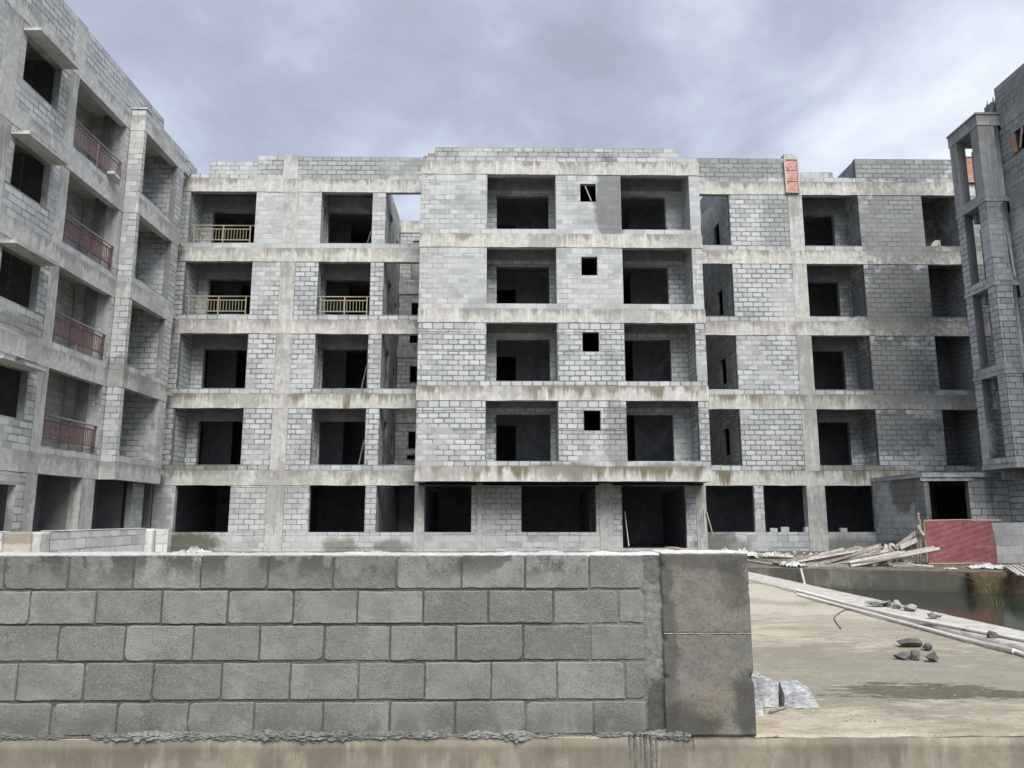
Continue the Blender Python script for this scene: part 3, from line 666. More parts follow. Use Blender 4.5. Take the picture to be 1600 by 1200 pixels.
# ================================================================== LEFT BUILDING
lb = thing('apartment_building', 'unfinished block building on the left with red balcony railings and window hoods', 'building', None, (-14, 22, 0))
ml = Masonry(lb, M['block_l'], M['mortar_l'])
XA, XB = -13.0, -12.5
lbz = [2.48+3.03*k for k in range(5)]; ltz = [z+.57 for z in lbz]
YS, YP, YE = 14.0, 25.12, 28.5      # start, step out to the second plane, end
for k in range(5):
    member('concrete_beam', lb, M['beam_l'], XA-.22, XA+.015, YS, YP-.005, lbz[k], ltz[k], .6)
    member('concrete_beam', lb, M['beam_l'], XB-.25, XB+.015, YP-.01, YE, lbz[k], ltz[k], .6)
    member('concrete_beam', lb, M['beam_l'], XA-.1, XB-.25, YP-.01, YP+.2, lbz[k], ltz[k], 3)
    member('floor_slab', lb, M['beam_l'], -20, XA-.22, YS, 29.6, ltz[k]-.19, ltz[k]-.02, 50, 0)
    member('floor_slab', lb, M['beam_l'], XA-.219, XB-.25, YP+.2, 29.6, ltz[k]-.19, ltz[k]-.02, 50, 0)
    z0 = -.05 if k == 0 else ltz[k-1]; z1 = lbz[k]
    member('concrete_column', lb, M['beam_l'], XA-.3, XA+.008, 21.37, 21.84, z0, z1)
    member('concrete_column', lb, M['beam_l'], XA-.3, XA+.008, 18.42, 19.02, z0, z1)
    sill = z0+.84 if k else .9; head = z0+2.16
    if k == 0:
        ml.wall('y', XA, 1, YS, 21.37, z0, z1, [(19.3, 20.92, .9, 2.12), (18.42, 19.02, -1, 9), (15.5, 17.8, .9, 2.2)])
        member('concrete_column', lb, M['beam_l'], XA-.35, XA+.01, 24.15, 24.95, z0, z1)
        ml.wall('y', XA, 1, 27.5, 28.4, z0, z1, [])
        ml.wall('y', XA, 1, 21.84, 24.15, z0, .82, []); ml.wall('y', XA, 1, 24.95, 27.5, z0, .82, [])
        for ya, yb in ((21.84, 24.15), (24.95, 27.5)):
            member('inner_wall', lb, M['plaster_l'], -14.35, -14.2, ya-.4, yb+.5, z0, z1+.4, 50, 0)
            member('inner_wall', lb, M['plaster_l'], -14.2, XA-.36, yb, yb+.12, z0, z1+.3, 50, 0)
        continue
    s = z0+.22
    ml.wall('y', XA, 1, YS, 25.1, z0, z1, [(19.28, 20.92, sill, head), (18.42, 19.02, z0, z1), (21.37, 21.84, z0, z1), (21.84, 24.87, s, z1), (15.6, 18.0, s, z1)])
    # window hood
    hy0, hy1 = 19.05, 20.93
    member('window_hood', lb, M['beam_l'], XA+.012, XA+.50, hy0, hy1, head, head+.09, 9)
    # balcony recess
    ml.wall('y', -14.25, 1, 21.5, 24.9, z0-.02, z1+.36, [(22.2, 23.3, z0-.02, z0+2.05)], name='inner_wall')
    ml.wall('x', 24.90, -1, -14.24, XA-.21, z0-.02, z1+.36, [], name='balcony_cheek', thick=.15)
    member('balcony_post', lb, M['plaster_l'], -13.75, -13.45, 24.76, 24.89, z0-.02, z1+.36, 9, 0)
    member('balcony_cheek', lb, M['plaster_l'], -14.24, XA-.21, 21.6, 21.72, z0-.02, z1+.36, 9, 0)
    # second plane: pier, opening, pier
    ml.wall('y', XB, 1, YP+.004, YE, z0, z1, [(25.3, 27.90, s, z1)], off=.0)
    ml.wall('x', YP, -1, XA+.002, XB-.002, z0, z1, [], off=.2, thick=.18)
    ml.wall('x', 27.93, -1, -13.75, XB-.205, z0-.02, z1+.36, [], name='balcony_cheek', thick=.15)
    ml.wall('y', -13.72, 1, 25.0, 27.92, z0-.02, z1+.36, [(25.2, 26.2, z0-.02, z0+2.05)], name='inner_wall')
    ml.wall('x', 28.52, -1, -13.1, XB-.35, z0, z1, [], thick=.1)
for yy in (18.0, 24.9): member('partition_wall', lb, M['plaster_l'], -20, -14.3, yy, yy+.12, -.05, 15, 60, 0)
member('rear_wall', lb, M['plaster_l'], -20.2, -20, YS, 29.6, -.05, 15, 60, 0)
member('end_wall', lb, M['plaster_l'], -20, XA-.2, YS-.2, YS-.01, -.05, 15.2, 60, 0)
member('end_wall', lb, M['plaster_l'], -20, XA-.3, 29.6, 29.75, -.05, 15.2, 60, 0)
zt = ltz[4]
ml.wall('y', XA-.02, 1, YS, 21.42, zt, zt+1.2, [], off=.1); ml.wall('y', XA-.02, 1, 22.05, 27.6, zt, zt+1.2, [], off=.3)
member('column_stub', lb, M['beam_l'], XA-.25, XA, 21.42, 22.05, zt, zt+1.22)
ml.wall('y', XB, 1, YP+.004, YE+.2, zt, zt+.24, [], name='parapet_kerb'); ml.wall('x', YP, -1, XA, XB-.002, zt, zt+.2, [], name='parapet_kerb', thick=.15)
member('pier_cap', lb, M['beam_l'], XA+.02, XB+.04, YP-.03, YP+.42, zt+.242, zt+.31, 9)
ml.wall('y', XB-.3, 1, 27.6, 30.4, zt, zt+.5, [])
ml.build()
for k in range(4):
    f0 = ltz[k]; top = k == 3
    railing(lb, 'y', XA-.06, 21.9, 24.80, f0+.2, f0+.46, f0+.98, f0+1.12, M['rail_faded'] if top else M['rail_maroon'], M['handrail'], 28, (21.95, 23.35, 24.75), label='faded pinkish balcony railing on the top storey' if top else None)

# ================================================================== RIGHT BUILDING
rb = thing('apartment_building', 'dark grey block building at the right edge with an open balcony tower on slender piers', 'building', None, (18, 24, 0))
mr = Masonry(rb, M['block_r'], M['mortar_r'])
XR, XV = 17.3, 16.5; VN, VF = 24.5, 26.2
sl = [2.86, 5.93, 8.93, 11.9, 14.68]
for k, z in enumerate(sl):
    tz = z+.16 if k < 4 else z+.40
    member('balcony_slab', rb, M['beam_r'], XV-.02, XR+1.2, VN-.02, VF, z, tz, 9)
    if k < 4: member('edge_beam', rb, M['beam_r'], XV+.32, XR+.9, VF-.6, VF-.45, z-.35, z, 9)
    if k == 4: break
    z1 = sl[k+1]
    if k < 3:
        for c0, c1 in ((VF-.45, VF-.02), (VN, VN+.42)):
            mr.wall('y', XV, -1, c0+.004, c1, tz, z1, [], thick=.3, off=.0)
            if c0 == VN: mr.wall('x', VN, -1, XV+.004, XV+.58, tz, z1, [], thick=.41, off=.1)
        mr.wall('y', XV, -1, VN+.42, VF-.45, tz, tz+.2, [], thick=.15)
    else:
        member('concrete_column', rb, M['beam_r'], XV, XV+.3, VF-.45, VF-.02, tz, z1)
        member('concrete_column', rb, M['beam_r'], XV, XV+.58, VN, VN+.42, tz, z1)
        member('balcony_kerb', rb, M['beam_r'], XV, XV+.15, VN+.42, VF-.45, tz, tz+.2)
    member('infill_wall', rb, M['beam_r'], XV+.5, XR-.015, VN+.30, VN+.41, tz, z1, 9)
    o = put_in('drain_pipe', tube_mesh('drain_pipe', [(XR-.105, VN+.13, tz), (XR-.105, VN+.13, z1)], .10, 14), rb, M['beam_r']); local(o, rb)
    if k in (2,):
        o = put_in('conduit', tube_mesh('conduit', [(XR-.26, VN-.02, z1-.1), (XR-.20, VN-.03, z1-1.2), (XR-.11, VN-.03, tz+.1)], .035, 8), rb, plain_mat('grey pvc conduit', (.34, .34, .33))); local(o, rb)
member('roof_curb', rb, M['beam_r'], XV-.05, XR+1.2, VN-.05, VF+.03, 15.082, 15.15, 9)
YS2 = 12.0
for k in range(5):
    z0 = -.05 if k == 0 else 2.52+3.0*(k-1)+.57; z1 = 2.52+3.0*k
    Hh = [(23.35, 23.86, z0+1.25, z0+2.0)] if k == 4 else [(20, 22, z0+.9, z0+2.1)]
    mr.wall('y', XR, -1, YS2, VN+.425, z0, z1, Hh+([(14, 17, z0+.9, z0+2.1)]))
    mr.wall('y', XR, -1, VN+.43, VF, z0, z1, [(VN+.8, VF-.3, z0, z0+2.0)] if k else [], thick=.2)
    member('concrete_beam', rb, M['beam_r'], XR-.012, XR+.22, YS2, VN-.03, z1, z1+.57, .6)
    member('floor_slab', rb, M['inside'], XR+.22, 26, YS2, VF, z1+.36, z1+.55, 60, 0)
member('end_wall', rb, M['inside'], XR+.21, 26, VF-.2, VF-.01, -.05, 15.1, 60, 0)
member('rear_wall', rb, M['inside'], 26, 26.2, YS2, VF, -.05, 15.1, 60, 0)
member('end_wall', rb, M['inside'], XR, 26, YS2-.2, YS2-.01, -.05, 15.1, 60, 0)
mr.wall('y', XR, -1, YS2, VN+.1, 15.09, 16.12, [], off=.1)
mr.wall('x', VN+.1, 1, XR+.2, 20, 15.09, 16.1, [], name='parapet_return')
# starter bars left standing on the roof edge
M['rebar'] = plain_mat('rusted steel bar', (.10, .065, .05), .3, 30, .8)
for i in range(6):
    o = put_in('starter_bar', tube_mesh('starter_bar', [(XR+.08+.05*(i % 3), VN+.25+.12*i, 15.08), (XR+.07+.05*(i % 3)+random.uniform(-.03, .03), VN+.25+.12*i, 15.95+random.uniform(-.15, .1))], .011, 5), rb, M['rebar']); local(o, rb)
mr.wall('y', XR+.12, -1, VN+.45, VN+.9, 15.09, 15.85, [], thick=.15, name='column_stub')
mr.build()

# ================================================================== ANNEX (ground storey under the right building)
an = thing('block_annex', 'single storey grey block annex with a doorway, behind the red board', 'annex', None, (16, 27, 0))
ma = Masonry(an, M['block_a'], M['mortar_a'])
ma.wall('y', 14.4, -1, 26.22, YW-.03, -.05, 2.62, [], course=.232, off=.0)
ma.wall('x', 26.2, -1, 14.41, 22, -.05, 2.62, [(14.56, 15.93, -.05, 2.5)], course=.232, off=.3)
member('roof_slab', an, M['beam_r'], 14.33, 22, 26.12, YW-.035, 2.62, 2.78, 2, .006)
member('lintel', an, M['beam_r'], 14.3, 16.1, 26.16, 26.19, 2.50, 2.62, 9)
member('inner_wall', an, M['inside'], 15.2, 15.32, 27.6, YW-.04, -.05, 2.6, 50, 0)
member('end_wall', an, M['inside'], 22, 22.2, 26.2, YW-.04, -.05, 2.6, 50, 0)
ma.build()

# ================================================================== FRONT BLOCK WALL
def hero_block_mat():
    m, T, p = newmat('grey concrete block'); P = pos_of(T); t = tint_of(T)
    base = (.214, .218, .206)
    Q = T.vec('ADD', P, T.vec('SCALE', (9.7, 3.1, 5.3), t))
    big = T.noise(Q, 3.5, 4, .6); med = T.noise(Q, 13, 5, .68); fine = T.noise(Q, 70, 4, .7)
    vo = T.n('ShaderNodeTexVoronoi'); T.put(vo.inputs['Vector'], Q); vo.inputs['Scale'].default_value = 105
    pores = T.step(vo.outputs['Distance'], .10, .34)
    pm = T.step(T.noise(Q, 5, 3, .6), .40, .62)          # some patches are more open than others
    col = T.mix(t, tuple(c*.78 for c in base), tuple(c*1.2 for c in base))
    col = T.mix(T.step(big, .38, .60, .6, 0), col, tuple(c*.62 for c in base))
    col = T.mix(T.step(med, .50, .72, 0, .45), col, (.255, .258, .245))
    col = T.mix(T.math('MULTIPLY', T.math('SUBTRACT', 1.0, pores), T.math('ADD', T.math('MULTIPLY', pm, .65), .28)), col, (.040, .041, .038))
    col = T.mix(T.step(fine, .54, .72, 0, .6), col, (.32, .324, .31))
    lime = T.step(T.noise(T.vec('MULTIPLY', Q, (1, 1, .4)), 9, 4, .7), .70, .78, 0, .55); col = T.mix(lime, col, (.42, .42, .40))
    sep = T.n('ShaderNodeSeparateXYZ'); T.put(sep.inputs[0], P)
    # wet marks: the top course soaks from above, the lowest one from below
    wn = T.noise(T.vec('MULTIPLY', P, (1, 1, .7)), 5.5, 4, .65)
    topw = T.math('MULTIPLY', T.step(sep.outputs[2], .80, 1.0), T.step(wn, .48, .58)); col = T.mix(T.math('MULTIPLY', topw, .80), col, (.068, .069, .058))
    boty = T.math('MULTIPLY', T.step(sep.outputs[2], .17, -.02), T.step(wn, .36, .58)); col = T.mix(T.math('MULTIPLY', boty, .55), col, (.085, .086, .080))
    gr = T.math('MULTIPLY', T.step(sep.outputs[2], .72, 1.0), T.step(T.noise(P, 2.4, 4, .6), .54, .68)); col = T.mix(T.math('MULTIPLY', gr, .35), col, (.10, .108, .062))
    hgt = T.math('ADD', T.math('MULTIPLY', pores, T.math('ADD', T.math('MULTIPLY', pm, .6), .3)), T.math('MULTIPLY', fine, .7))
    finish(T, p, col, .94, hgt, .75, .006, .2)
    return m
M['hero'] = hero_block_mat()
M['hero_mortar'] = mortar_mat('wall mortar', (.105, .107, .100), (), (), (.20, .203, .192), .42, .60)
M['fresh_mortar'] = mortar_mat('light mortar', (.135, .136, .126), (((1.0, 5, .05), (.12, 1, .22), .7), ((.98, 5, .95), (.1, 1, .12), .5)), (), (.225, .226, .214), .44, .64)
M['spill'] = mortar_mat('squeezed mortar', (.18, .182, .172), (), (), (.29, .293, .28), .40, .6)
M['cap'] = mortar_mat('pale mortar capping', (.46, .46, .44), (), (), (.62, .62, .60), .42, .62)
fw = thing('block_wall', 'waist high grey concrete block wall in the foreground ending in a concrete pillar', 'wall', None, (-1, 5.1, 0))
YF = 5.0
def hero_block(x0, x1, z0, z1):
    w, hh = x1-x0, z1-z0; ed = [0, .0025, .005, .008, .012, .018]
    U = ed+lin(.026, w-.026, .013)+[w-q for q in reversed(ed)]; Vv = ed+lin(.026, hh-.026, .013)+[hh-q for q in reversed(ed)]
    nxh, nzh = len(U)-1, len(Vv)-1; ox = random.uniform(0, 99)
    cr = [random.uniform(.003, .012) if random.random() < .80 else random.uniform(.020, .050) for _ in range(4)]
    v = []; f = []; tlt = random.uniform(-.004, .004); tlz = random.uniform(-.003, .003); off = random.uniform(-.002, .0045)
    for j in range(nzh+1):
        for i in range(nxh+1):
            x = U[i]; z = Vv[j]
            dx = min(x, w-x); dz_ = min(z, hh-z); c = cr[(0 if x < w/2 else 1)+(0 if z < hh/2 else 2)]
            e = min(dx, dz_)
            if dx < c and dz_ < c: e = min(e, c-math.hypot(c-dx, c-dz_))
            nz_ = noise.noise((ox+x*26, z*26, 1.3)); nb = noise.noise((ox+x*7, z*7, 4.1)); nf = noise.noise((ox+x*75, z*75, 2.2))
            e2 = e+.0032*nz_+.0028*nb+.0016*nf-.0004
            k = min(max(e2/.0042, 0), 1); k = k*k*(3-2*k)
            y = -.004-off-tlt*(x/w-.5)-tlz*(z/hh-.5)-.0012*nb*1.6-.0012*nf+.013*(1-k)
            v.append((x0+x, YF+y, z0+z))
    for j in range(nzh):
        for i in range(nxh):
            a = j*(nxh+1)+i; f.append((a, a+1, a+nxh+2, a+nxh+1))
    return mesh_of('concrete_block', v, f, None, True)
rows = [  # foot, head, joints (metres along the wall, read off course by course)
    (.810, 1.018, [-4.35, -3.94, -3.53, -3.12, -2.72, -2.31, -1.89, -1.47, -1.06, -.66, -.25, .15, .56, .93]),
    (.600, .800, [-4.58, -4.17, -3.76, -3.35, -2.94, -2.53, -2.12, -1.71, -1.30, -.90, -.49, -.08, .33, .74, .905]),
    (.380, .588, [-4.38, -3.97, -3.55, -3.14, -2.74, -2.33, -1.91, -1.50, -1.10, -.69, -.28, .14, .56, .90]),
    (.148, .366, [-4.62, -4.20, -3.79, -3.38, -2.97, -2.56, -2.14, -1.72, -1.30, -.88, -.47, -.06, .35, .77, .905]),
    (-.055, .136, [-4.4, -3.98, -3.57, -3.15, -2.74, -2.34, -1.91, -1.51, -1.09, -.68, -.28, .15, .57, .90])]
for z0, z1, js in rows:
    for a, b in zip(js, js[1:]):
        g = random.uniform(.0015, .005)
        o = put_in('concrete_block', hero_block(a+g, b-g, z0+random.uniform(-.002, .002), z1+random.uniform(-.003, .003)), fw, M['hero']); local(o, fw)
# mortar bed seen in the joints and smeared over the block edges
v = []; f = []; gx = lin(-4.6, 1.02, .016); gz = lin(-.06, 1.018, .014)
for z in gz:
    for x in gx:
        n_ = noise.noise((x*8, z*8, 7))*.0042+noise.noise((x*38, z*38, 2))*.0022
        k = min(max((x-.885-.03*noise.noise((z*9, 1, 1)))/.03, 0), 1)
        v.append((x, YF+.0030+n_-k*(.009+.006*noise.noise((x*24, z*24, 5))), z))
n0 = len(gx)
for j in range(len(gz)-1):
    for i in range(n0-1): a = j*n0+i; f.append((a, a+1, a+n0+1, a+n0))
o = put_in('mortar_bed', mesh_of('mortar_bed', v, f, None, True), fw, M['hero_mortar']); local(o, fw)
me = o.data; me.materials.append(M['fresh_mortar'])
for pl in me.polygons:
    c = pl.center
    if c.x > .905+.02*noise.noise((c.z*14, 2, 2)): pl.material_index = 1
v, f = cells_box([-4.6, 1.01], [YF+.03, YF+.2], [-.07, 1.012]); o = put_in('wall_core', mesh_of('wall_core', v, f), fw, M['hero_mortar']); local(o, fw)
# thin uneven mortar capping
v = []; f = []; gx = lin(-4.6, 1.03, .03); gy = lin(YF-.004, YF+.205, .03)
for j, y in enumerate(gy):
    for i, x in enumerate(gx):
        lump = max(0, noise.noise((x*6, y*9, 3)))*.013+noise.noise((x*21, y*21, 1))*.004
        edge = j in (0, len(gy)-1)
        v.append((x, y+noise.noise((x*17, j, 9))*.006, 1.0205+(0 if edge else .006)+lump*(.5 if edge else 1)))
n0 = len(gx); nf_ = len(v)
for j in range(len(gy)-1):
    for i in range(n0-1): a = j*n0+i; f.append((a, a+1, a+n0+1, a+n0))
for i in range(n0): v.append((gx[i], YF+.002, 1.008))
for i in range(n0-1): f.append((nf_+i, nf_+i+1, i+1, i))
o = put_in('mortar_capping', mesh_of('mortar_capping', v, f, None, True), fw, M['cap']); local(o, fw)
# pillar: two lifts of concrete with a lip between them
def pillar_mat():
    m, T, p = newmat('weathered pillar concrete'); P = pos_of(T)
    big = T.noise(P, 2.6, 5, .62); med = T.noise(P, 9, 5, .68); fine = T.noise(P, 55, 4, .72); grit = T.noise(P, 160, 2, .7)
    col = T.mix(T.step(med, .32, .66), (.150, .147, .132), (.205, .199, .178))
    col = T.mix(T.step(big, .46, .64, 0, .6), col, (.205, .182, .145))
    sep = T.n('ShaderNodeSeparateXYZ'); T.put(sep.inputs[0], P)
    wn = T.math('MULTIPLY', T.math('SUBTRACT', med, .5), 1.8)
    for c, r, a in (((1.13, 5, .0), (.2, 1, .14), .75), ((1.53, 5, .12), (.10, 1, .2), .75), ((1.30, 5, 1.0), (.4, 1, .09), .55), ((1.46, 5, .86), (.10, 1, .17), .6), ((1.04, 5, .5), (.06, 1, .7), .55)):
        col = T.mix(T.math('MULTIPLY', T.blob(P, c, r, wn), a), col, (.052, .052, .045))
    for c, r, a in (((1.33, 5, .78), (.14, 1, .13), .45), ((1.28, 5, .14), (.16, 1, .09), .45)):
        col = T.mix(T.math('MULTIPLY', T.blob(P, c, r, wn), a*.7), col, (.235, .205, .155))
    col = T.mix(T.step(fine, .28, .58, .5, 0), col, (.06, .058, .05))
    col = T.mix(T.step(grit, .6, .78, 0, .35), col, (.30, .29, .25))
    finish(T, p, col, .93, T.math('ADD', fine, T.math('MULTIPLY', grit, .5)), .55, .007, .2)
    return m
M['pillar'] = pillar_mat()
def pillar_part(z0, z1):
    v, f = cells_box(lin(1.012, 1.565, .014), lin(4.972, 5.30, .04), lin(z0, z1, .014)); out = []
    for x, y, z in v:
        ex = min(x-1.012, 1.565-x); n_ = noise.noise((x*14, y*14, z*14)); n2 = noise.noise((x*46, y*46, z*46))
        ch = max(0, noise.noise((z*9, x > 1.3, 6))+.5*noise.noise((z*31, x > 1.3, 2))-.22)*.030
        if ex < .02 and y < 5.0: x += (ch if x < 1.3 else -ch)*.8; y += ch*.9
        out.append((x+.0015*n2, y+.0028*n_+.0016*n2, z+.0018*n_))
    return mesh_of('pillar', out, f, None, True)
pl_ = put_in('pillar', pillar_part(-.062, .538), fw, M['pillar']); local(pl_, fw)
p2 = put_in('pillar', pillar_part(.541, 1.026), fw, M['pillar']); local(p2, fw)
lip = put_in('pour_lip', tube_mesh('pour_lip', [(1.015+.0137*i, 4.971+.003*noise.noise((i*.6, 1, 1)), .5395+.004*noise.noise((i*.35, 2, 2))) for i in range(41)], .0045, 6, radii=[.0042+.0022*noise.noise((i*.9, 3, 1)) for i in range(41)]), fw, plain_mat('lip of old grout', (.27, .25, .20), .3, 40)); local(lip, fw)
# crust on the pillar top
noisy = noisy_box('pillar_cap', fw, M['cap'], 1.013, 1.563, 4.976, 5.296, 1.0225, 1.038, .022, .0045, 17)
# squeezed-out mortar along the foot of the wall
v = []; f = []; xs_ = lin(-4.6, 1.16, .010); nr = 13
for i, x in enumerate(xs_):
    amp = (.12+1.35*max(0, .38+noise.noise((x*1.3, 3, 3))+.5*noise.noise((x*5.3, 8, 3))))*(1 if x < .3 else .6)
    for k in range(nr):
        an = math.pi*(k/(nr-1))*1.02-.02
        r = (.024+.040*abs(noise.noise((x*17, k*.7, 5)))+.012*noise.noise((x*60, k*1.9, 9)))*amp+random.uniform(-.004, .004)
        v.append((x+random.uniform(-.006, .006), YF-.012-math.sin(an)*r*.62, -.056+.010*noise.noise((x*3.1, 6, 1))+math.cos(an)*r*1.0))
for i in range(len(xs_)-1):
    for k in range(nr-1): f.append((i*nr+k, i*nr+k+1, i*nr+nr+k+1, i*nr+nr+k))
f = [tuple(reversed(t)) for t in f]
o = put_in('mortar_spill', mesh_of('mortar_spill', v, f, None, False), fw, M['spill']); local(o, fw); o['kind'] = 'stuff'
# grout run down the plinth
M['grout'] = mortar_mat('grey grout run', (.17, .17, .155), (), (), (.26, .26, .24))
for x, z1_, r in ((.79, -.30, .010), (.82, -.42, .013), (.855, -.35, .009), (.885, -.47, .014), (.92, -.38, .012), (.95, -.33, .009), (1.12, -.13, .008), (1.18, -.17, .007)):
    n = 14; pts = [(x+.006*noise.noise((i*.5, x*9, 2)), 4.984+.003, -.05+(z1_+.05)*i/(n-1)) for i in range(n)]
    o = put_in('grout_run', tube_mesh('grout_run', pts, r, 6, radii=[r*(1-.5*i/n)*(1+.35*noise.noise((i*.8, x*7, 1))) for i in range(n)]), fw, M['grout']); local(o, fw)

# ================================================================== LOW WALL BY THE LEFT BUILDING
M['block_w'] = block_mat('pale block', (.50, .525, .54), (), (), (.58, .60, .615), .6)
M['mortar_w'] = mortar_mat('pale block mortar', (.34, .345, .345), (), (), (.55, .56, .56))
lw = thing('block_wall', 'low pale block wall with two square pillars beside the left building', 'wall', None, (-8.9, 17, 0))
mw = Masonry(lw, M['block_w'], M['mortar_w'])
mw.wall('y', -8.6, 1, 15.05, 19.0, 0, .99, [], course=.21, gap=(.012, .024)); mw.wall('x', 14.75, -1, -13.6, -9.28, 0, .985, [], course=.21, gap=(.012, .024))
mw.wall('x', 19.2, -1, -8.42, -8.12, 0, .985, [], course=.21)
def low_pillar_mat():
    m, T, p = newmat('tan pillar render'); P = pos_of(T); sep = T.n('ShaderNodeSeparateXYZ'); T.put(sep.inputs[0], P)
    n_ = T.noise(P, 6, 5, .65); col = T.mix(T.step(n_, .3, .7), (.36, .32, .26), (.46, .42, .36))
    st = T.step(T.math('ADD', sep.outputs[2], T.math('MULTIPLY', n_, .25)), .86, .93, 0, .65); col = T.mix(st, col, (.17, .155, .13))
    finish(T, p, col, .95, T.noise(P, 40, 3, .6), .4, .01, .1); return m
noisy_box('pillar', lw, low_pillar_mat(), -9.27, -8.75, 14.70, 15.04, 0, .995, .05, .006, 8)
noisy_box('pillar', lw, M['cap'], -8.86, -8.44, 19.05, 19.4, 0, .99, .06, .008, 8)
noisy_box('pillar_edge', lw, M['cap'], -8.745, -8.585, 14.72, 15.045, 0, .985, .04, .014, 9)
noisy_box('mortar_capping', lw, M['cap'], -8.79, -8.59, 15.05, 19.04, .992, 1.012, .06, .005, 9)
noisy_box('mortar_capping', lw, M['cap'], -13.6, -9.28, 14.75, 14.95, .987, 1.005, .06, .005, 9)
mw.build()
# low wall at the right edge, behind the red board
rw = thing('block_wall', 'low block wall at the right edge, to the right of the big red board', 'wall', None, (16, 22, 0))
mq = Masonry(rw, M['block_a'], M['mortar_a'])
mq.wall('x', 22.0, -1, 13.6, 19, -.05, 1.09, [], course=.265, length=.42, gap=(.014, .026))
noisy_box('mortar_capping', rw, M['cap'], 13.6, 19, 22.0, 22.2, 1.092, 1.115, .08, .005, 8)
mq.build()

# ================================================================== BOARDS AND FORMWORK
def red_ply():
    """film faced plywood: rows of slanted worn stamp marks, mud splashes"""
    m, T, p = newmat('red film faced plywood'); tc_ = T.n('ShaderNodeTexCoord'); O = tc_.outputs['Object']
    sep = T.n('ShaderNodeSeparateXYZ'); T.put(sep.inputs[0], O); X, Z = sep.outputs[0], sep.outputs[2]
    ca, sa = math.cos(R(17)), math.sin(R(17))
    a = T.math('ADD', T.math('MULTIPLY', X, ca), T.math('MULTIPLY', Z, sa)); b = T.math('SUBTRACT', T.math('MULTIPLY', Z, ca), T.math('MULTIPLY', X, sa))
    row = T.math('FRACT', T.math('DIVIDE', b, .150)); rid = T.math('FLOOR', T.math('DIVIDE', b, .150))
    lean = T.math('ADD', a, T.math('MULTIPLY', T.math('ADD', b, T.math('MULTIPLY', rid, .031)), .15))
    let = T.math('FRACT', T.math('DIVIDE', lean, .072)); lid = T.math('FLOOR', T.math('DIVIDE', lean, .072))
    inrow = T.math('MULTIPLY', T.step(row, .22, .30), T.step(row, .80, .72)); inlet = T.math('MULTIPLY', T.step(let, .16, .26), T.step(let, .66, .56))
    cb_ = T.n('ShaderNodeCombineXYZ'); T.put(cb_.inputs[0], lid); T.put(cb_.inputs[1], rid)
    wn = T.n('ShaderNodeTexWhiteNoise'); T.t.links.new(cb_.outputs[0], wn.inputs['Vector'])
    vis = T.math('MULTIPLY', T.step(wn.outputs['Value'], .04, .18, .3, 1), T.step(T.noise(O, 3, 4, .6), .32, .48, .2, 1))
    notch = T.step(T.noise(T.vec('MULTIPLY', O, (1, 1, 1)), 34, 2, .5), .42, .52, .35, 1)
    mark = T.math('MULTIPLY', T.math('MULTIPLY', inrow, inlet), T.math('MULTIPLY', vis, notch))
    base = T.mix(T.step(T.noise(O, 4, 5, .65), .32, .68), (.205, .070, .072), (.29, .108, .105))
    col = T.mix(T.math('MULTIPLY', mark, .95), base, (.085, .016, .024))
    mud = T.step(T.noise(T.vec('MULTIPLY', O, (.6, 1, 2.6)), 2.2, 5, .68), .56, .70, 0, .75); col = T.mix(mud, col, (.34, .25, .20))
    low_ = T.math('MULTIPLY', T.step(X, .55, 1.05), T.step(T.noise(O, 3.2, 4, .6), .40, .6)); col = T.mix(T.math('MULTIPLY', low_, .6), col, (.13, .075, .07))
    finish(T, p, col, .6, T.noise(O, 30, 3, .6), .15, .01, .4)
    return m
M['wood'] = plain_mat('bleached formwork timber', (.58, .545, .50), .22, 18, .85, .3, (.34, .30, .27), .5, .4, 5, .30)
M['wood_dark'] = plain_mat('wet grey brown timber', (.33, .295, .265), .25, 18, .85, .3, (.11, .095, .08), .5, .4, 5, .4)
M['ply_edge'] = plain_mat('raw plywood edge', (.42, .35, .28), .25, 30, .9)
bd = thing('plywood_board', 'large red shuttering board with slanted printed rows, standing beside the pool', 'board', None, (12.70, 21.55, .02))
v, f = cells_box(lin(-.95, .95, .14), [-.011, .011], lin(0, 1.15, .12)); out = []
for x, y, z in v:
    q = (x+(.035*math.sin(z*2.7) if x > .9 else .02*noise.noise((z*5, 1, 2)) if x < -.9 else 0), y+.012*math.sin(x*1.6)*z-.07*(1.15-z), z+(.02*noise.noise((x*4, 2, 2)) if z > 1.1 or z < .05 else 0))
    out.append(q)
o = put_in('board_face', mesh_of('board_face', out, f), bd, red_ply())
e1 = put_in('top_batten', bar_mesh('top_batten', (-.92, .03, 1.165), (1.26, .03, 1.175), .05, .03, bend=.012), bd, M['ply_edge'])
e2 = put_in('side_batten', bar_mesh('side_batten', (-.97, -.05, .03), (-.95, .0, 1.14), .04, .03, Vector((1, 0, 0))), bd, M['ply_edge'])
e3 = put_in('foot_batten', bar_mesh('foot_batten', (-.98, -.11, .0), (.62, -.11, .012), .04, .03), bd, M['ply_edge'])
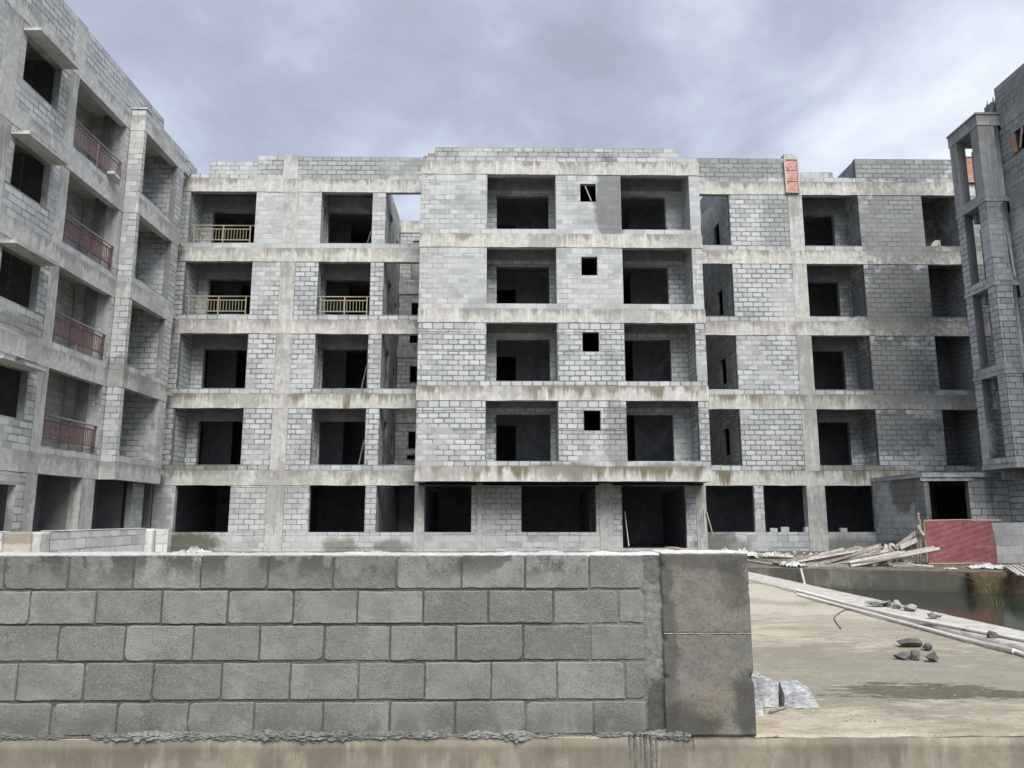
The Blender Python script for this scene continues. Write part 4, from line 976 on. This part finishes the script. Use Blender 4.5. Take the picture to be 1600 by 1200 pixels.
# shutter still fixed to the roof column
M['shutter_red'] = plain_mat('worn pinkish red shutter board', (.46, .235, .215), .25, 5, .7, .35, (.50, .40, .36), .8, .2, 4)
M['shutter_orange'] = plain_mat('orange brown shutter board', (.40, .225, .155), .18, 5, .75, .3, (.36, .27, .22), .6, .2, 4)
M['batten'] = plain_mat('weathered pale batten', (.46, .42, .38), .2, 20, .85)
def shutter(label, x0, x1, z0, z1, y, n, mat, lean=0.0):
    s_ = thing('formwork_shutter', label, 'shutter', None, ((x0+x1)/2, y, z0)); w = (x1-x0)/2; hgt = z1-z0
    for i in range(n):
        a, b = hgt*i/n+.02, hgt*(i+1)/n-.012
        v, f = cells_box([-w+.05, w-.05], [-.012, .012], [a, b]); put_in('board', mesh_of('board', v, f), s_, mat)
    for xx in (-w+.025, w-.025): put_in('batten', bar_mesh('batten', (xx, -.022, 0), (xx, -.022, hgt), .05, .06, Vector((1, 0, 0))), s_, M['batten'])
    for zz in (.01, hgt-.01): put_in('batten', bar_mesh('batten', (-w+.06, -.020, zz), (w-.06, -.020, zz), .05, .03), s_, M['batten'])
    s_.rotation_euler = (0, lean, 0)
    return s_
a_, b_ = at(1226, 297, 29.78), at(1249, 246, 29.78)
shutter('pinkish red three panel shutter fixed to the roof column of the far building', 11.74, 12.33, 14.50, 15.98, 29.77, 3, M['shutter_red'])
p_, q_ = at(1506, 285, 29.78), at(1537, 247, 29.78)
shutter('orange brown shutter on the far parapet, seen through the open balcony tower', p_.x+.12, q_.x+.25, p_.z, q_.z+.05, 29.77, 1, M['shutter_orange'])
# small board hung in the window of the right building, with a loose batten across it
wbd = thing('wooden_board', 'small brown board propped in the window of the right building', 'board', None, (17.26, 23.85, 13.35))
put_in('board_face', bar_mesh('board_face', (0, 0, 0), (-.05, 0, .62), .26, .02, Vector((1, 0, 0))), wbd, M['shutter_orange'])
lbt = tag(put_in('timber_batten', bar_mesh('timber_batten', (17.27, 23.62, 13.42), (17.24, 23.38, 14.02), .05, .03), None, M['batten']), 'pale batten slanting across the window of the right building', 'batten')
tag(put_in('timber_batten', bar_mesh('timber_batten', (3.52, 28.53, 13.56), (3.28, 28.49, 14.16), .06, .03), None, M['batten']), 'white batten slanting across the top small square window', 'batten')

# ================================================================== TIMBER HEAP BY THE POOL
def zc(x, y): return 1200+.175*x, 780+.175*y
PALE, DARK = M['wood'], M['wood_dark']
heap = [  # two ends in enlarged picture units, distances, width, thickness, material, label
    ((110, 578), (560, 540), 20.6, 20.75, .13, .03, PALE, 'long bleached plank at the left tip of the timber heap'),
    ((500, 585), (985, 425), 20.6, 21.3, .11, .03, PALE, 'long pale plank rising rightwards across the left half of the timber heap'), ((320, 592), (720, 602), 20.35, 20.3, .16, .028, DARK, 'flat brown plank lowest at the front left of the timber heap'),
    ((490, 580), (890, 470), 20.5, 21.0, .10, .04, PALE, 'pale plank rising from the front left of the timber heap towards its middle'), ((590, 598), (1000, 440), 20.4, 21.3, .11, .035, DARK, 'brown plank rising steeply through the middle of the timber heap'),
    ((740, 582), (1480, 430), 20.3, 21.0, .10, .045, PALE, 'long bleached plank whose end reaches across the red board'), ((745, 596), (1530, 442), 20.25, 20.9, .10, .045, PALE, 'lower of two long bleached planks pointing at the red board'),
    ((780, 428), (860, 450), 21.5, 21.4, .07, .04, PALE, 'short pale stick poking up at the back left of the timber heap'), ((855, 446), (1010, 404), 21.4, 21.6, .09, .035, DARK, 'short brown plank on top at the back left of the timber heap'),
    ((900, 492), (1305, 412), 20.9, 21.5, .12, .03, DARK, 'long brown plank across the back of the timber heap, ending at the upright posts'), ((920, 516), (1250, 484), 20.8, 21.0, .09, .03, DARK, 'dark plank lying nearly level in the middle of the timber heap'),
    ((1130, 440), (1345, 282), 21.2, 21.5, .14, .04, DARK, 'broad plank slanting up against the posts on the timber heap'), ((1180, 432), (1350, 352), 21.15, 21.4, .15, .04, PALE, 'broad pale plank slanting up to the posts, under the brown one'),
    ((1336, 602), (1342, 130), 21.3, 21.45, .08, .05, DARK, 'tall upright timber post standing at the end of the heap'), ((1366, 600), (1356, 182), 21.25, 21.35, .07, .05, DARK, 'shorter upright post leaning on the tall post by the heap'),
    ((1338, 238), (1388, 318), 21.2, 21.2, .08, .04, PALE, 'short pale offcut caught on top of the upright posts'),
    ((1035, 490), (1058, 402), 21.3, 21.4, .12, .03, PALE, 'pale board on end in the middle of the heap, leftmost of three'), ((1085, 475), (1095, 395), 21.35, 21.4, .10, .03, PALE, 'pale board on end in the middle of the heap, centre of three'), ((1105, 400), (1160, 440), 21.4, 21.2, .09, .03, PALE, 'pale board leaning sideways in the middle of the heap, rightmost of three'),
    ((945, 610), (1055, 548), 20.4, 20.9, .09, .07, DARK, 'thick dark stub slanting at the foot of the heap, left of two'), ((1080, 602), (1135, 545), 20.4, 20.9, .09, .06, DARK, 'thick dark stub slanting at the foot of the heap, right of two'), ((1090, 596), (1290, 566), 20.5, 20.8, .08, .05, DARK, 'dark timber lying low under the right half of the long bleached planks'),
    ((1165, 545), (1245, 562), 20.8, 20.7, .08, .05, DARK, 'short dark timber tilted down beneath the long bleached planks'), ((640, 602), (765, 588), 20.3, 20.4, .12, .03, DARK, 'short brown plank before the left ends of the long bleached planks'), ((680, 560), (1010, 470), 20.7, 21.2, .12, .03, PALE, 'pale plank rising behind the left half of the two long bleached planks'),
    ((820, 545), (1180, 470), 20.6, 21.1, .10, .03, PALE, 'pale plank lying above the middle of the two long bleached planks'), ((560, 560), (900, 455), 20.75, 21.25, .08, .03, DARK, 'narrow brown plank rising steeply in the left half of the timber heap'), ((930, 560), (1320, 480), 20.6, 20.9, .09, .03, PALE, 'narrow pale plank between the long bleached planks and the brown one behind'),
    ((1240, 580), (1480, 606), 20.45, 20.2, .07, .03, PALE, 'pale lath on the ground sloping down before the red board'), ((1120, 612), (1300, 600), 20.3, 20.3, .07, .04, DARK, 'brown lath lying flat on the pool edge below the upright posts'),
    ((0, 512), (480, 536), 23.0, 22.2, .05, .05, DARK, 'thin dark pole lying on the ground left of the timber heap'), ((50, 562), (115, 575), 20.9, 20.6, .09, .05, DARK, 'dark stub of timber at the left end of the heap')]
for (a, b, ya, yb, w, t, m_, lab) in heap:
    P0, P1 = at(*zc(*a), ya), at(*zc(*b), yb)
    for q in (P0, P1):
        if q.z < t/2+.004: q.z = t/2+.004
    o = put_in('timber_plank', bar_mesh('timber_plank', P0, P1, w*.78, t, Vector((random.uniform(-.2, .2), -1, random.uniform(.15, .9))).normalized(), random.uniform(-.015, .02), .03), None, m_)
    tag(o, lab, 'plank', 'planks in the timber heap')
rs_ = random.Random(5)
for i in range(22):
    xa = rs_.uniform(130, 760); ya = 600-rs_.uniform(0, 40)-(760-xa)*.01; ln = rs_.uniform(280, 620); sl = rs_.uniform(.06, .42)
    xb = min(xa+ln, 1330); yb = max(ya-sl*(xb-xa), 425+rs_.uniform(0, 45)); Y0 = rs_.uniform(20.25, 20.7)
    P0, P1 = at(*zc(xa, ya), Y0), at(*zc(xb, yb), Y0+rs_.uniform(.1, .7)); P0.z = max(P0.z, .03); P1.z = max(P1.z, .05)
    o_m = PALE if rs_.random() < .65 else DARK
    tag(put_in('loose_plank', bar_mesh('loose_plank', P0, P1, rs_.uniform(.045, .085), .025, Vector((rs_.uniform(-.2, .2), -1, rs_.uniform(.1, .7))).normalized(), rs_.uniform(-.02, .03), .03), None, o_m), ('thin bleached' if o_m is PALE else 'thin brown')+' plank fanned out with its like in the timber heap', 'thin plank', 'thin planks fanned out in the timber heap')
# pale sticks lying at the right edge of the yard
for i, (x0, y0, x1, y1) in enumerate(((1570, 884, 1592, 898), (1577, 884, 1599, 899), (1583, 883, 1606, 898), (1589, 883, 1614, 897), (1596, 882, 1622, 897))):
    A_, B_ = on_ground(x0, y0, .10), on_ground(x1, y1, .03)
    tag(put_in('timber_stick', bar_mesh('timber_stick', A_, B_, .06, .03), None, PALE), ('leftmost', 'second from left', 'middle', 'second from right', 'rightmost')[i]+' of the five pale sticks lying on the brown pool bank', 'stick', 'pale sticks on the pool bank')
# flat timbers on the far ground, sticks leaning in the second balcony column
for pa, pb, Y0, lab in (((935, 861), (992, 861.5), 27.4, 'dark flat plank on the ground left of the dark doorway'), ((985, 860), (1012, 860), 27.9, 'short thick timber lying before the dark doorway'), ((680, 861), (715, 860), 27.4, 'thin dark plank on the ground below the left corner of the projecting bay')):
    A_, B_ = at(*pa, Y0), at(*pb, Y0+.1); A_.z = B_.z = .05
    tag(put_in('plank', bar_mesh('plank', A_, B_, .2, .07, jag=.03), None, DARK), lab, 'plank')
for k_, lab in ((0, 'thin brown stick leaning in the lowest opening of the left wing, beside the pier'), (1, 'thin brown stick leaning in the middle storey opening of the left wing, beside the pier'), (3, 'thin brown stick leaning in the top storey opening left of the light well')):
    tag(put_in('stick', bar_mesh('stick', (-5.62, 30.2, wt[k_]-.01), (-5.42, 30.35, wt[k_]+1.25-.3*(k_ == 3)), .04, .03), None, M['wood_dark']), lab, 'stick')
# timbers leaning in the ground storey
for pts, lab, w in (((at(976, 800, 30.15), at(982.5, 854, 29.6)), 'narrow grey board leaning in the left side of the dark doorway', .11),
                 ((at(1104, 800, 29.76), at(1112.5, 831, 29.74)), 'thin pale lath leaning in the window right of the doorway', .06),
                 ((at(1099.5, 797, 29.66), at(1101, 834, 29.62)), 'weathered plank standing against the column right of the doorway', .10)):
    tag(put_in('leaning_board', bar_mesh('leaning_board', pts[0], pts[1], w, .03, Vector((1, 0, 0))), None, M['batten']), lab, 'board')
tag(put_in('plank', bar_mesh('plank', at(1046, 855, 28.9), at(1082, 861, 27.6), .42, .03), None, plain_mat('tan plank', (.36, .29, .235), .2, 14, .85, dirt=(.2, .16, .13))), 'wide tan plank lying on the ground before the dark doorway', 'plank')

# steel frame inside the ground storey window
M['frame'] = plain_mat('dull steel tube', (.16, .165, .17), .25, 20, .6, .4)
sf = thing('trestle', 'light steel tube trestle standing inside the wide ground floor window', 'trestle', None, (3.0, 30.6, .72))
def fr(*pts):
    o = put_in('frame_tube', tube_mesh('frame_tube', pts, .014, 6), sf, M['frame']); local(o, sf)
Yt = 30.5
fr(at(921, 802, Yt), at(924, 832, Yt)); fr(at(926, 795, Yt+.3), at(928, 832, Yt+.3)); fr(at(936, 795, Yt+.3), at(936.5, 832, Yt+.3)); fr(at(933, 802, Yt), at(933.5, 832, Yt))
fr(at(920, 802, Yt), at(936, 802, Yt)); fr(at(925, 795, Yt+.3), at(937, 795, Yt+.3)); fr(at(922, 818.5, Yt), at(936, 818.5, Yt)); fr(at(921, 802, Yt), at(926, 795, Yt+.3)); fr(at(924, 813.5, Yt+.2), at(936, 813.5, Yt+.2))
# loose blocks left on window sills
for px, lab in ((1209, 'small pale block on the sill, leftmost of three beside the column'), (1226.5, 'upright grey block on the sill between two smaller blocks'), (1262, 'block on the sill touching the left side of the concrete column'), (1318, 'single low block on the sill right of the concrete column')):
    c = at(px, 831, 29.92); w = .13 if px != 1226.5 else .15
    v, f = cells_box([-w, w], [-.08, .08], [0, .15 if px not in (1226.5, 1262) else .19]); v = [(x+random.uniform(-.01, .01), y, z+random.uniform(-.008, .008)) for x, y, z in v]
    o = put_in('loose_block', mesh_of('loose_block', v, f), None, M['block_w']); o.location = (c.x, 29.94, .722); o.rotation_euler.z = random.uniform(-.15, .15); tag(o, lab, 'block', 'loose blocks on the window sills')

# ================================================================== STONES, RUBBLE, PIPES
def stone_mat(name, lo, hi):
    m, T, p = newmat(name); O = T.n('ShaderNodeTexCoord').outputs['Object']
    a = T.noise(O, 9, 5, .7); b = T.noise(T.vec('MULTIPLY', O, (1, 2.5, 4)), 16, 4, .75)
    col = T.mix(T.step(a, .34, .64), lo, hi); col = T.mix(T.step(b, .36, .56, .6, 0), col, tuple(c*.5 for c in lo))
    finish(T, p, col, .85, T.math('ADD', a, b), .6, .02, .3); return m
M['granite'] = stone_mat('pale broken granite', (.23, .24, .255), (.47, .48, .49))
M['dark_rock'] = stone_mat('dark broken brick', (.075, .07, .068), (.17, .16, .15))
M['rubble'] = stone_mat('grey rubble', (.22, .215, .20), (.42, .41, .385))
def stone(label, loc, size, mat, seed, cuts=14, name='stone', rot=0, tilt=0, group=None, cat='stone'):
    """broken stone: a lump planed by flat cuts, then roughened"""
    rs = random.Random(seed); bm = bmesh.new(); bmesh.ops.create_icosphere(bm, subdivisions=4, radius=1.0)
    planes = []
    for _ in range(cuts):
        d_ = Vector((rs.gauss(0, 1), rs.gauss(0, 1), rs.gauss(0, 1))).normalized(); planes.append((d_, rs.uniform(.40, .72)))
    planes.append((Vector((0, 0, -1)), .62))
    for vx in bm.verts:
        c = vx.co.copy()
        for d_, k in planes:
            q = c.dot(d_)
            if q > k: c -= d_*(q-k)
        n_ = noise.noise_vector(c*3.2+Vector((seed, 0, 0)))*.030+noise.noise_vector(c*9+Vector((0, seed, 0)))*.020
        vx.co = c+n_
    me = bpy.data.meshes.new(name); bm.to_mesh(me); bm.free()
    for v_ in me.vertices: v_.co = Vector((v_.co.x*size[0], v_.co.y*size[1], (v_.co.z+.60)*size[2]))
    o = put_in(name, me, None, mat); o.location = loc; o.rotation_euler = (tilt, 0, rot)
    return tag(o, label, cat, group)
SZ = -.062
def facet_stone(label, top, foot, loc, seed):
    """stone with given flat top outline and foot outline"""
    n = len(top); v = [Vector(p) for p in foot]+[Vector(p) for p in top]
    bm = bmesh.new(); vs = [bm.verts.new(p) for p in v]
    bm.faces.new(list(reversed(vs[:n]))); bm.faces.new(vs[n:])
    for i in range(n): bm.faces.new((vs[i], vs[(i+1) % n], vs[n+(i+1) % n], vs[n+i]))
    bmesh.ops.triangulate(bm, faces=bm.faces[:]); bmesh.ops.subdivide_edges(bm, edges=bm.edges[:], cuts=7, use_grid_fill=True)
    for vx in bm.verts:
        q = vx.co*16+Vector((seed, 0, 0)); vx.co += noise.noise_vector(q)*.006+noise.noise_vector(q*3)*.003
    me = bpy.data.meshes.new('stone'); bm.to_mesh(me); bm.free()
    o = put_in('stone', me, None, M['granite']); o.location = loc
    return tag(o, label, 'stone', 'granite stones by the pillar')
facet_stone('right hand pale granite stone with a flat slanting top, clear of the pillar', [(-.07, -.05, .09), (.12, -.03, .125), (.085, .12, .155), (-.05, .11, .15)], [(-.085, -.065, 0), (.17, -.04, 0), (.15, .14, 0), (-.07, .13, 0)], (2.06, 5.70, SZ), 3)
facet_stone('larger bluish granite stone half hidden behind the pillar', [(-.18, -.02, .245), (-.03, -.04, .235), (.135, -.01, .155), (.10, .12, .165), (-.16, .13, .265)], [(-.18, -.05, .06), (.02, -.08, .01), (.115, -.04, .0), (.14, .15, 0), (-.18, .16, 0)], (1.84, 5.73, SZ), 8)
facet_stone('smallest granite stone, low against the foot of the pillar', [(-.10, -.02, .085), (.03, -.02, .085), (.06, .05, .065), (-.08, .09, .11)], [(-.11, -.05, 0), (.02, -.05, 0), (.08, .06, 0), (-.09, .12, 0)], (1.745, 5.50, SZ), 5)
def gpt(px, py): return on_ground(px, py, SZ)
for px, py, sz, seed, lab, rot in ((1417, 1011, (.13, .09, .055), 21, 'long dark brick fragment, farther one of the two on the slab', .1), (1449, 1016, (.055, .05, .05), 22, 'small dark stone right of the farther brick fragment', 1),
        (1411, 1031, (.10, .06, .045), 23, 'dark knobbly brick fragment, nearer one on the slab', -.15), (1431, 1031, (.08, .06, .045), 24, 'dark wedge touching the nearer brick fragment', .5), (1457, 1034, (.07, .06, .06), 25, 'rounded dark stone right of the nearer fragments', .2)):
    stone(lab, gpt(px, py), tuple(q*1.25 for q in sz), M['dark_rock'], seed, rot=rot, name='brick_fragment', cat='rubble')
for px, py, sz, seed, lab, m_ in ((1370, 948, (.22, .14, .10), 31, 'pale rubble lump, leftmost in the row on the pool edge', 'rubble'), (1387, 948, (.15, .12, .09), 32, 'dark rubble lump, second in the row on the pool edge', 'dark_rock'),
        (1403, 951, (.20, .14, .10), 33, 'grey rubble lump in the middle of the row on the pool edge', 'rubble'), (1421, 955, (.20, .14, .09), 34, 'flat pale rubble slab at the right end of the row on the pool edge', 'rubble'),
        (1459, 967, (.17, .11, .09), 35, 'single grey rubble lump between the row and the dark stick', 'rubble'), (1551, 997, (.11, .08, .08), 36, 'grey brown stone between the two white pipes', 'dark_rock'), (1510, 985, (.20, .05, .03), 37, 'thin dark offcut lying against the upper white pipe', 'dark_rock'),
        (1256, 924, (.32, .13, .03), 38, 'flat white slab piece on the left part of the pool edge', 'cap')):
    c = on_ground(px, py, -.028); stone(lab, c, tuple(q*.8 for q in sz), M[m_], seed, 14, name='rubble_lump', rot=seed*.7, cat='rubble')
M['pvc'] = plain_mat('white pvc pipe', (.64, .62, .58), .1, 9, .45, .4, (.42, .38, .32), .4, 0)
def pipe(label, pix, r, z=-.02):
    pts = []
    for px, py in pix: q = on_ground(px, py, z+r); pts.append(q)
    return tag(put_in('pvc_pipe', tube_mesh('pvc_pipe', pts, r, 10), None, M['pvc']), label, 'pipe', 'white pipes along the pool')
pipe('white pipe lying on the pool edge, the upper one', [(1245, 922), (1330, 945), (1420, 966), (1510, 983), (1600, 1000), (1640, 1007)], .021, -.026)
pipe('white pipe lying on the slab, the lower one', [(1246, 928), (1330, 951), (1420, 975), (1500, 997), (1584, 1018)], .021, -.052)
pipe('short white pipe end continuing the lower pipe', [(1582, 1016), (1600, 1023), (1630, 1032)], .019, -.05)
wire = [gpt(1331, 953), gpt(1318, 955), gpt(1307, 962), gpt(1303, 968), gpt(1308, 976), gpt(1314, 984)]
for q in wire: q.z += .012
tag(put_in('bent_wire', tube_mesh('bent_wire', wire, .006, 6), None, M['rebar']), 'thin bent wire lying on the sandy slab', 'wire')
A_, B_ = gpt(1203, 1116), gpt(1228, 1108); A_.z += .012; B_.z += .012
tag(put_in('twig', tube_mesh('twig', [A_, (A_+B_)/2+Vector((0, 0, .004)), B_], .010, 6), None, M['wood_dark']), 'short dark twig on the ground before the granite stones', 'twig')
# grit and crumbs scattered over the slab
V = []; F = []
for i in range(2600):
    x = random.uniform(1.65, 5.6); y = 5.3+random.random()**1.6*7; r = random.uniform(.003, .009)*(1 if random.random() < .95 else 2.0)
    b0 = len(V)
    for dx, dy, dz_ in ((-1, -1, 0), (1, -.8, 0), (.9, 1, 0), (-.8, .9, 0), (.1, 0, 1.1)): V.append((x+dx*r*random.uniform(.6, 1.2), y+dy*r*random.uniform(.6, 1.2), SZ-.004+dz_*r))
    F += [(b0, b0+1, b0+4), (b0+1, b0+2, b0+4), (b0+2, b0+3, b0+4), (b0+3, b0, b0+4)]
tag(put_in('grit', mesh_of('grit', V, F), None, plain_mat('sandy grit', (.26, .225, .16), .45, 25, .95)), 'loose grit and crumbs scattered over the slab', 'grit', kind='stuff')

# ================================================================== PLASTIC SHEETS, HOSE
M['sheet'] = plain_mat('dirty white plastic sheet', (.47, .475, .48), .08, 6, .45, .4, (.40, .39, .36), .5, .1, 3)
def crumple(label, c, sx_, sy_, h, seed, name='plastic_sheet'):
    rs = random.Random(seed); n = 26; v = []; f = []
    ang = rs.uniform(-.3, .3); ca_, sa_ = math.cos(ang), math.sin(ang)
    for j in range(n+1):
        for i in range(n+1):
            u, w_ = i/n*2-1, j/n*2-1
            rr = 1+.35*noise.noise((seed+u*1.3, w_*1.3, 1)); x, y = u*sx_*rr, w_*sy_*rr
            r = math.hypot(u, w_); fold = 1-abs(noise.noise((seed+u*3.4, w_*2.6+seed, 3)))*3.6
            z = h*max(0, 1-r*.8)*(.10+1.0*max(0, fold)**1.5)+h*.40*abs(noise.noise((seed+u*7, w_*7, 2)))+.010
            v.append((x*ca_-y*sa_, x*sa_+y*ca_, z))
    for j in range(n):
        for i in range(n):
            cxm, cym = (i+.5)/n*2-1, (j+.5)/n*2-1
            if math.hypot(cxm, cym) > .9+.35*noise.noise((seed+cxm*3, cym*3, 7)): continue
            a = j*(n+1)+i; f.append((a, a+1, a+n+2, a+n+1))
    o = put_in(name, mesh_of(name, v, f), None, M['sheet']); o.location = c
    sol = o.modifiers.new('thick', 'SOLIDIFY'); sol.thickness = .004
    return tag(o, label, 'plastic sheet', 'scraps of white plastic sheet')
for px, Y, sx_, sy_, h, seed, lab in ((302, 27.0, .75, .6, .28, 1, 'largest crumpled white sheet, before the leftmost ground floor window'), (356, 27.2, .4, .4, .10, 2, 'flat white scrap just right of the largest crumpled sheet'),
        (470, 27.4, .5, .5, .09, 3, 'low white scrap before the middle of the left wing'), (590, 27.4, .55, .5, .14, 4, 'white bundle of sheet left of the projecting bay'), (860, 27.3, .6, .4, .15, 5, 'twisted white scrap before the wide ground floor window'),
        (1000, 27.2, .5, .4, .10, 6, 'white scrap before the brick pier left of the doorway')):
    X_ = at(px, 862, Y).x; crumple(lab, (X_, Y, 0), sx_, sy_, h, seed)
for px, py, sx_, sy_, h, seed, lab in ((1133, 868, .30, .3, .26, 11, 'white sheet tuft rising right behind the pillar top'), (1165, 872, .62, .45, .30, 12, 'broad crumpled white sheet on the ground right of the pillar'), (1212, 872, .62, .42, .20, 13, 'flat white sheet lying before the ground floor column'),
        (1302, 871, .65, .5, .22, 14, 'grey white sheet bundle behind the left end of the timber heap'), (1240, 886, .38, .3, .16, 15, 'white rag hanging over the pool wall'), (1545, 889, .62, .25, .13, 16, 'white sack lying at the foot of the red board'), (1486, 890, .16, .12, .06, 17, 'tiny white scrap below the red board')):
    c = on_ground(px, py, 0.0); crumple(lab, c, sx_, sy_, h, seed)
A_ = at(1166, 873, 24.0); pts = [at(1160, 868, 24.0), at(1170, 878, 22.6), at(1185, 882, 21.8), at(1205, 884, 21.0), at(1232, 885.5, 20.5), at(1262, 888, 20.3)]
for q in pts: q.z = max(q.z, .03)
tag(put_in('hose', tube_mesh('hose', pts, .026, 8), None, M['sheet']), 'white hose curving from the pillar towards the pool', 'hose')
tag(put_in('rag_strip', bar_mesh('rag_strip', on_ground(1250, 888, .01)+Vector((0, -.06, 0)), Vector((on_ground(1250, 888, 0).x, on_ground(1250, 888, 0).y-.30, -.46)), .05, .012, Vector((0, 1, 0)), seg=6), None, M['sheet']), 'narrow white strip hanging down the pool wall', 'strip')
crumple('white rag drooping from the hood over a window of the left building', (-12.48, 19.7, 5.31), .10, .28, .10, 23)
noisy_box('mortar_lump', None, M['cap'], -12.99, -12.78, 23.85, 24.35, ltz[3]+.24, ltz[3]+.36, .04, .03, 7)
tag(bpy.data.objects['mortar_lump'], 'pale mortar lump left on the top left balcony sill', 'mortar lump')
# pale rounded sheet propped in the balcony beside the right building
c = at(1466, 385, 30.6); v = [(-.32, 0, 0), (.12, 0, 0), (.12, .02, .58), (-.05, .02, .60), (-.2, .02, .5), (-.3, .02, .3)]
v = v+[(x, y+.02, z) for x, y, z in v]; f = [tuple(range(6)), tuple(reversed(range(6, 12)))]+[(i, 6+i, 6+(i+1) % 6, (i+1) % 6) for i in range(6)]
o = put_in('pale_board', mesh_of('pale_board', v, f), None, M['coping']); o.location = (c.x, 30.6, wt[3]+.18); tag(o, 'pale board with a rounded corner propped in the top right balcony', 'board')
tag(put_in('stick', bar_mesh('stick', (c.x+.02, 30.55, wt[3]+.6), (c.x+.2, 30.5, wt[3]), .05, .03), None, M['batten']), 'white stick leaning on the pale board in the top right balcony', 'stick')

tag(noisy_box('earth_bank', None, plain_mat('orange brown earth', (.125, .095, .065), .3, 5, .95, .15, (.06, .058, .038), .6, .5, 2), 10.95, 24, 18.16, 18.75, -.8, -.01, .12, .045, 1.7), kind='structure')
# small pale litter on the far ground
V = []; F = []
for i in range(700):
    x = random.uniform(-12, 13.5); y = random.uniform(24.5, 28.8); r = random.uniform(.015, .05)*(1 if random.random() < .9 else 2); b0 = len(V)
    if x > 6 and y < 25.5: continue
    for dx, dy, dz_ in ((-1, -1, 0), (1, -.8, 0), (.9, 1, 0), (-.8, .9, 0), (.1, 0, .9)): V.append((x+dx*r*random.uniform(.6, 1.3), y+dy*r*random.uniform(.6, 1.3), dz_*r))
    F += [(b0, b0+1, b0+4), (b0+1, b0+2, b0+4), (b0+2, b0+3, b0+4), (b0+3, b0, b0+4)]
tag(put_in('litter', mesh_of('litter', V, F), None, M['sheet']), 'pale crumbs of rubble and litter on the far ground', 'litter', kind='stuff')

# ================================================================== REEDS IN THE POOL
M['reed'] = plain_mat('dull green reed', (.115, .135, .055), .3, 8, .6, .3, (.26, .25, .15), .5, 0, 5)
def reeds(label, px, py, n, hgt, seed, lean=0.0):
    rs = random.Random(seed); c = on_ground(px, py, -.47); root = thing('reed_clump', label, 'reeds', 'reeds growing in the pool', tuple(c))
    for i in range(n):
        an = rs.uniform(0, 6.28); h = hgt*rs.uniform(.6, 1.0); out_ = rs.uniform(.15, .6)*h
        pts = []; bx = rs.uniform(-.12, .12); by = rs.uniform(-.1, .1)
        for k in range(9):
            q = k/8; pts.append((bx+(math.cos(an)*out_+lean)*q**1.7, by+math.sin(an)*out_*q**1.7*.6, -.05+h*(q-.38*q**3)))
        put_in('blade', tube_mesh('blade', pts, .01, 4, radii=[.011*(1-.8*k/8) for k in range(9)]), root, M['reed'])
    return root
reeds('tallest reeds drooping over the pool, below the white sack', 1556, 945, 7, 1.25, 1, -.35)
reeds('sparse reeds in the pool, left of the tallest clump', 1525, 926, 6, .7, 2, -.3)
reeds('short reeds by the dark pool wall below the timber heap', 1478, 915, 6, .5, 3)
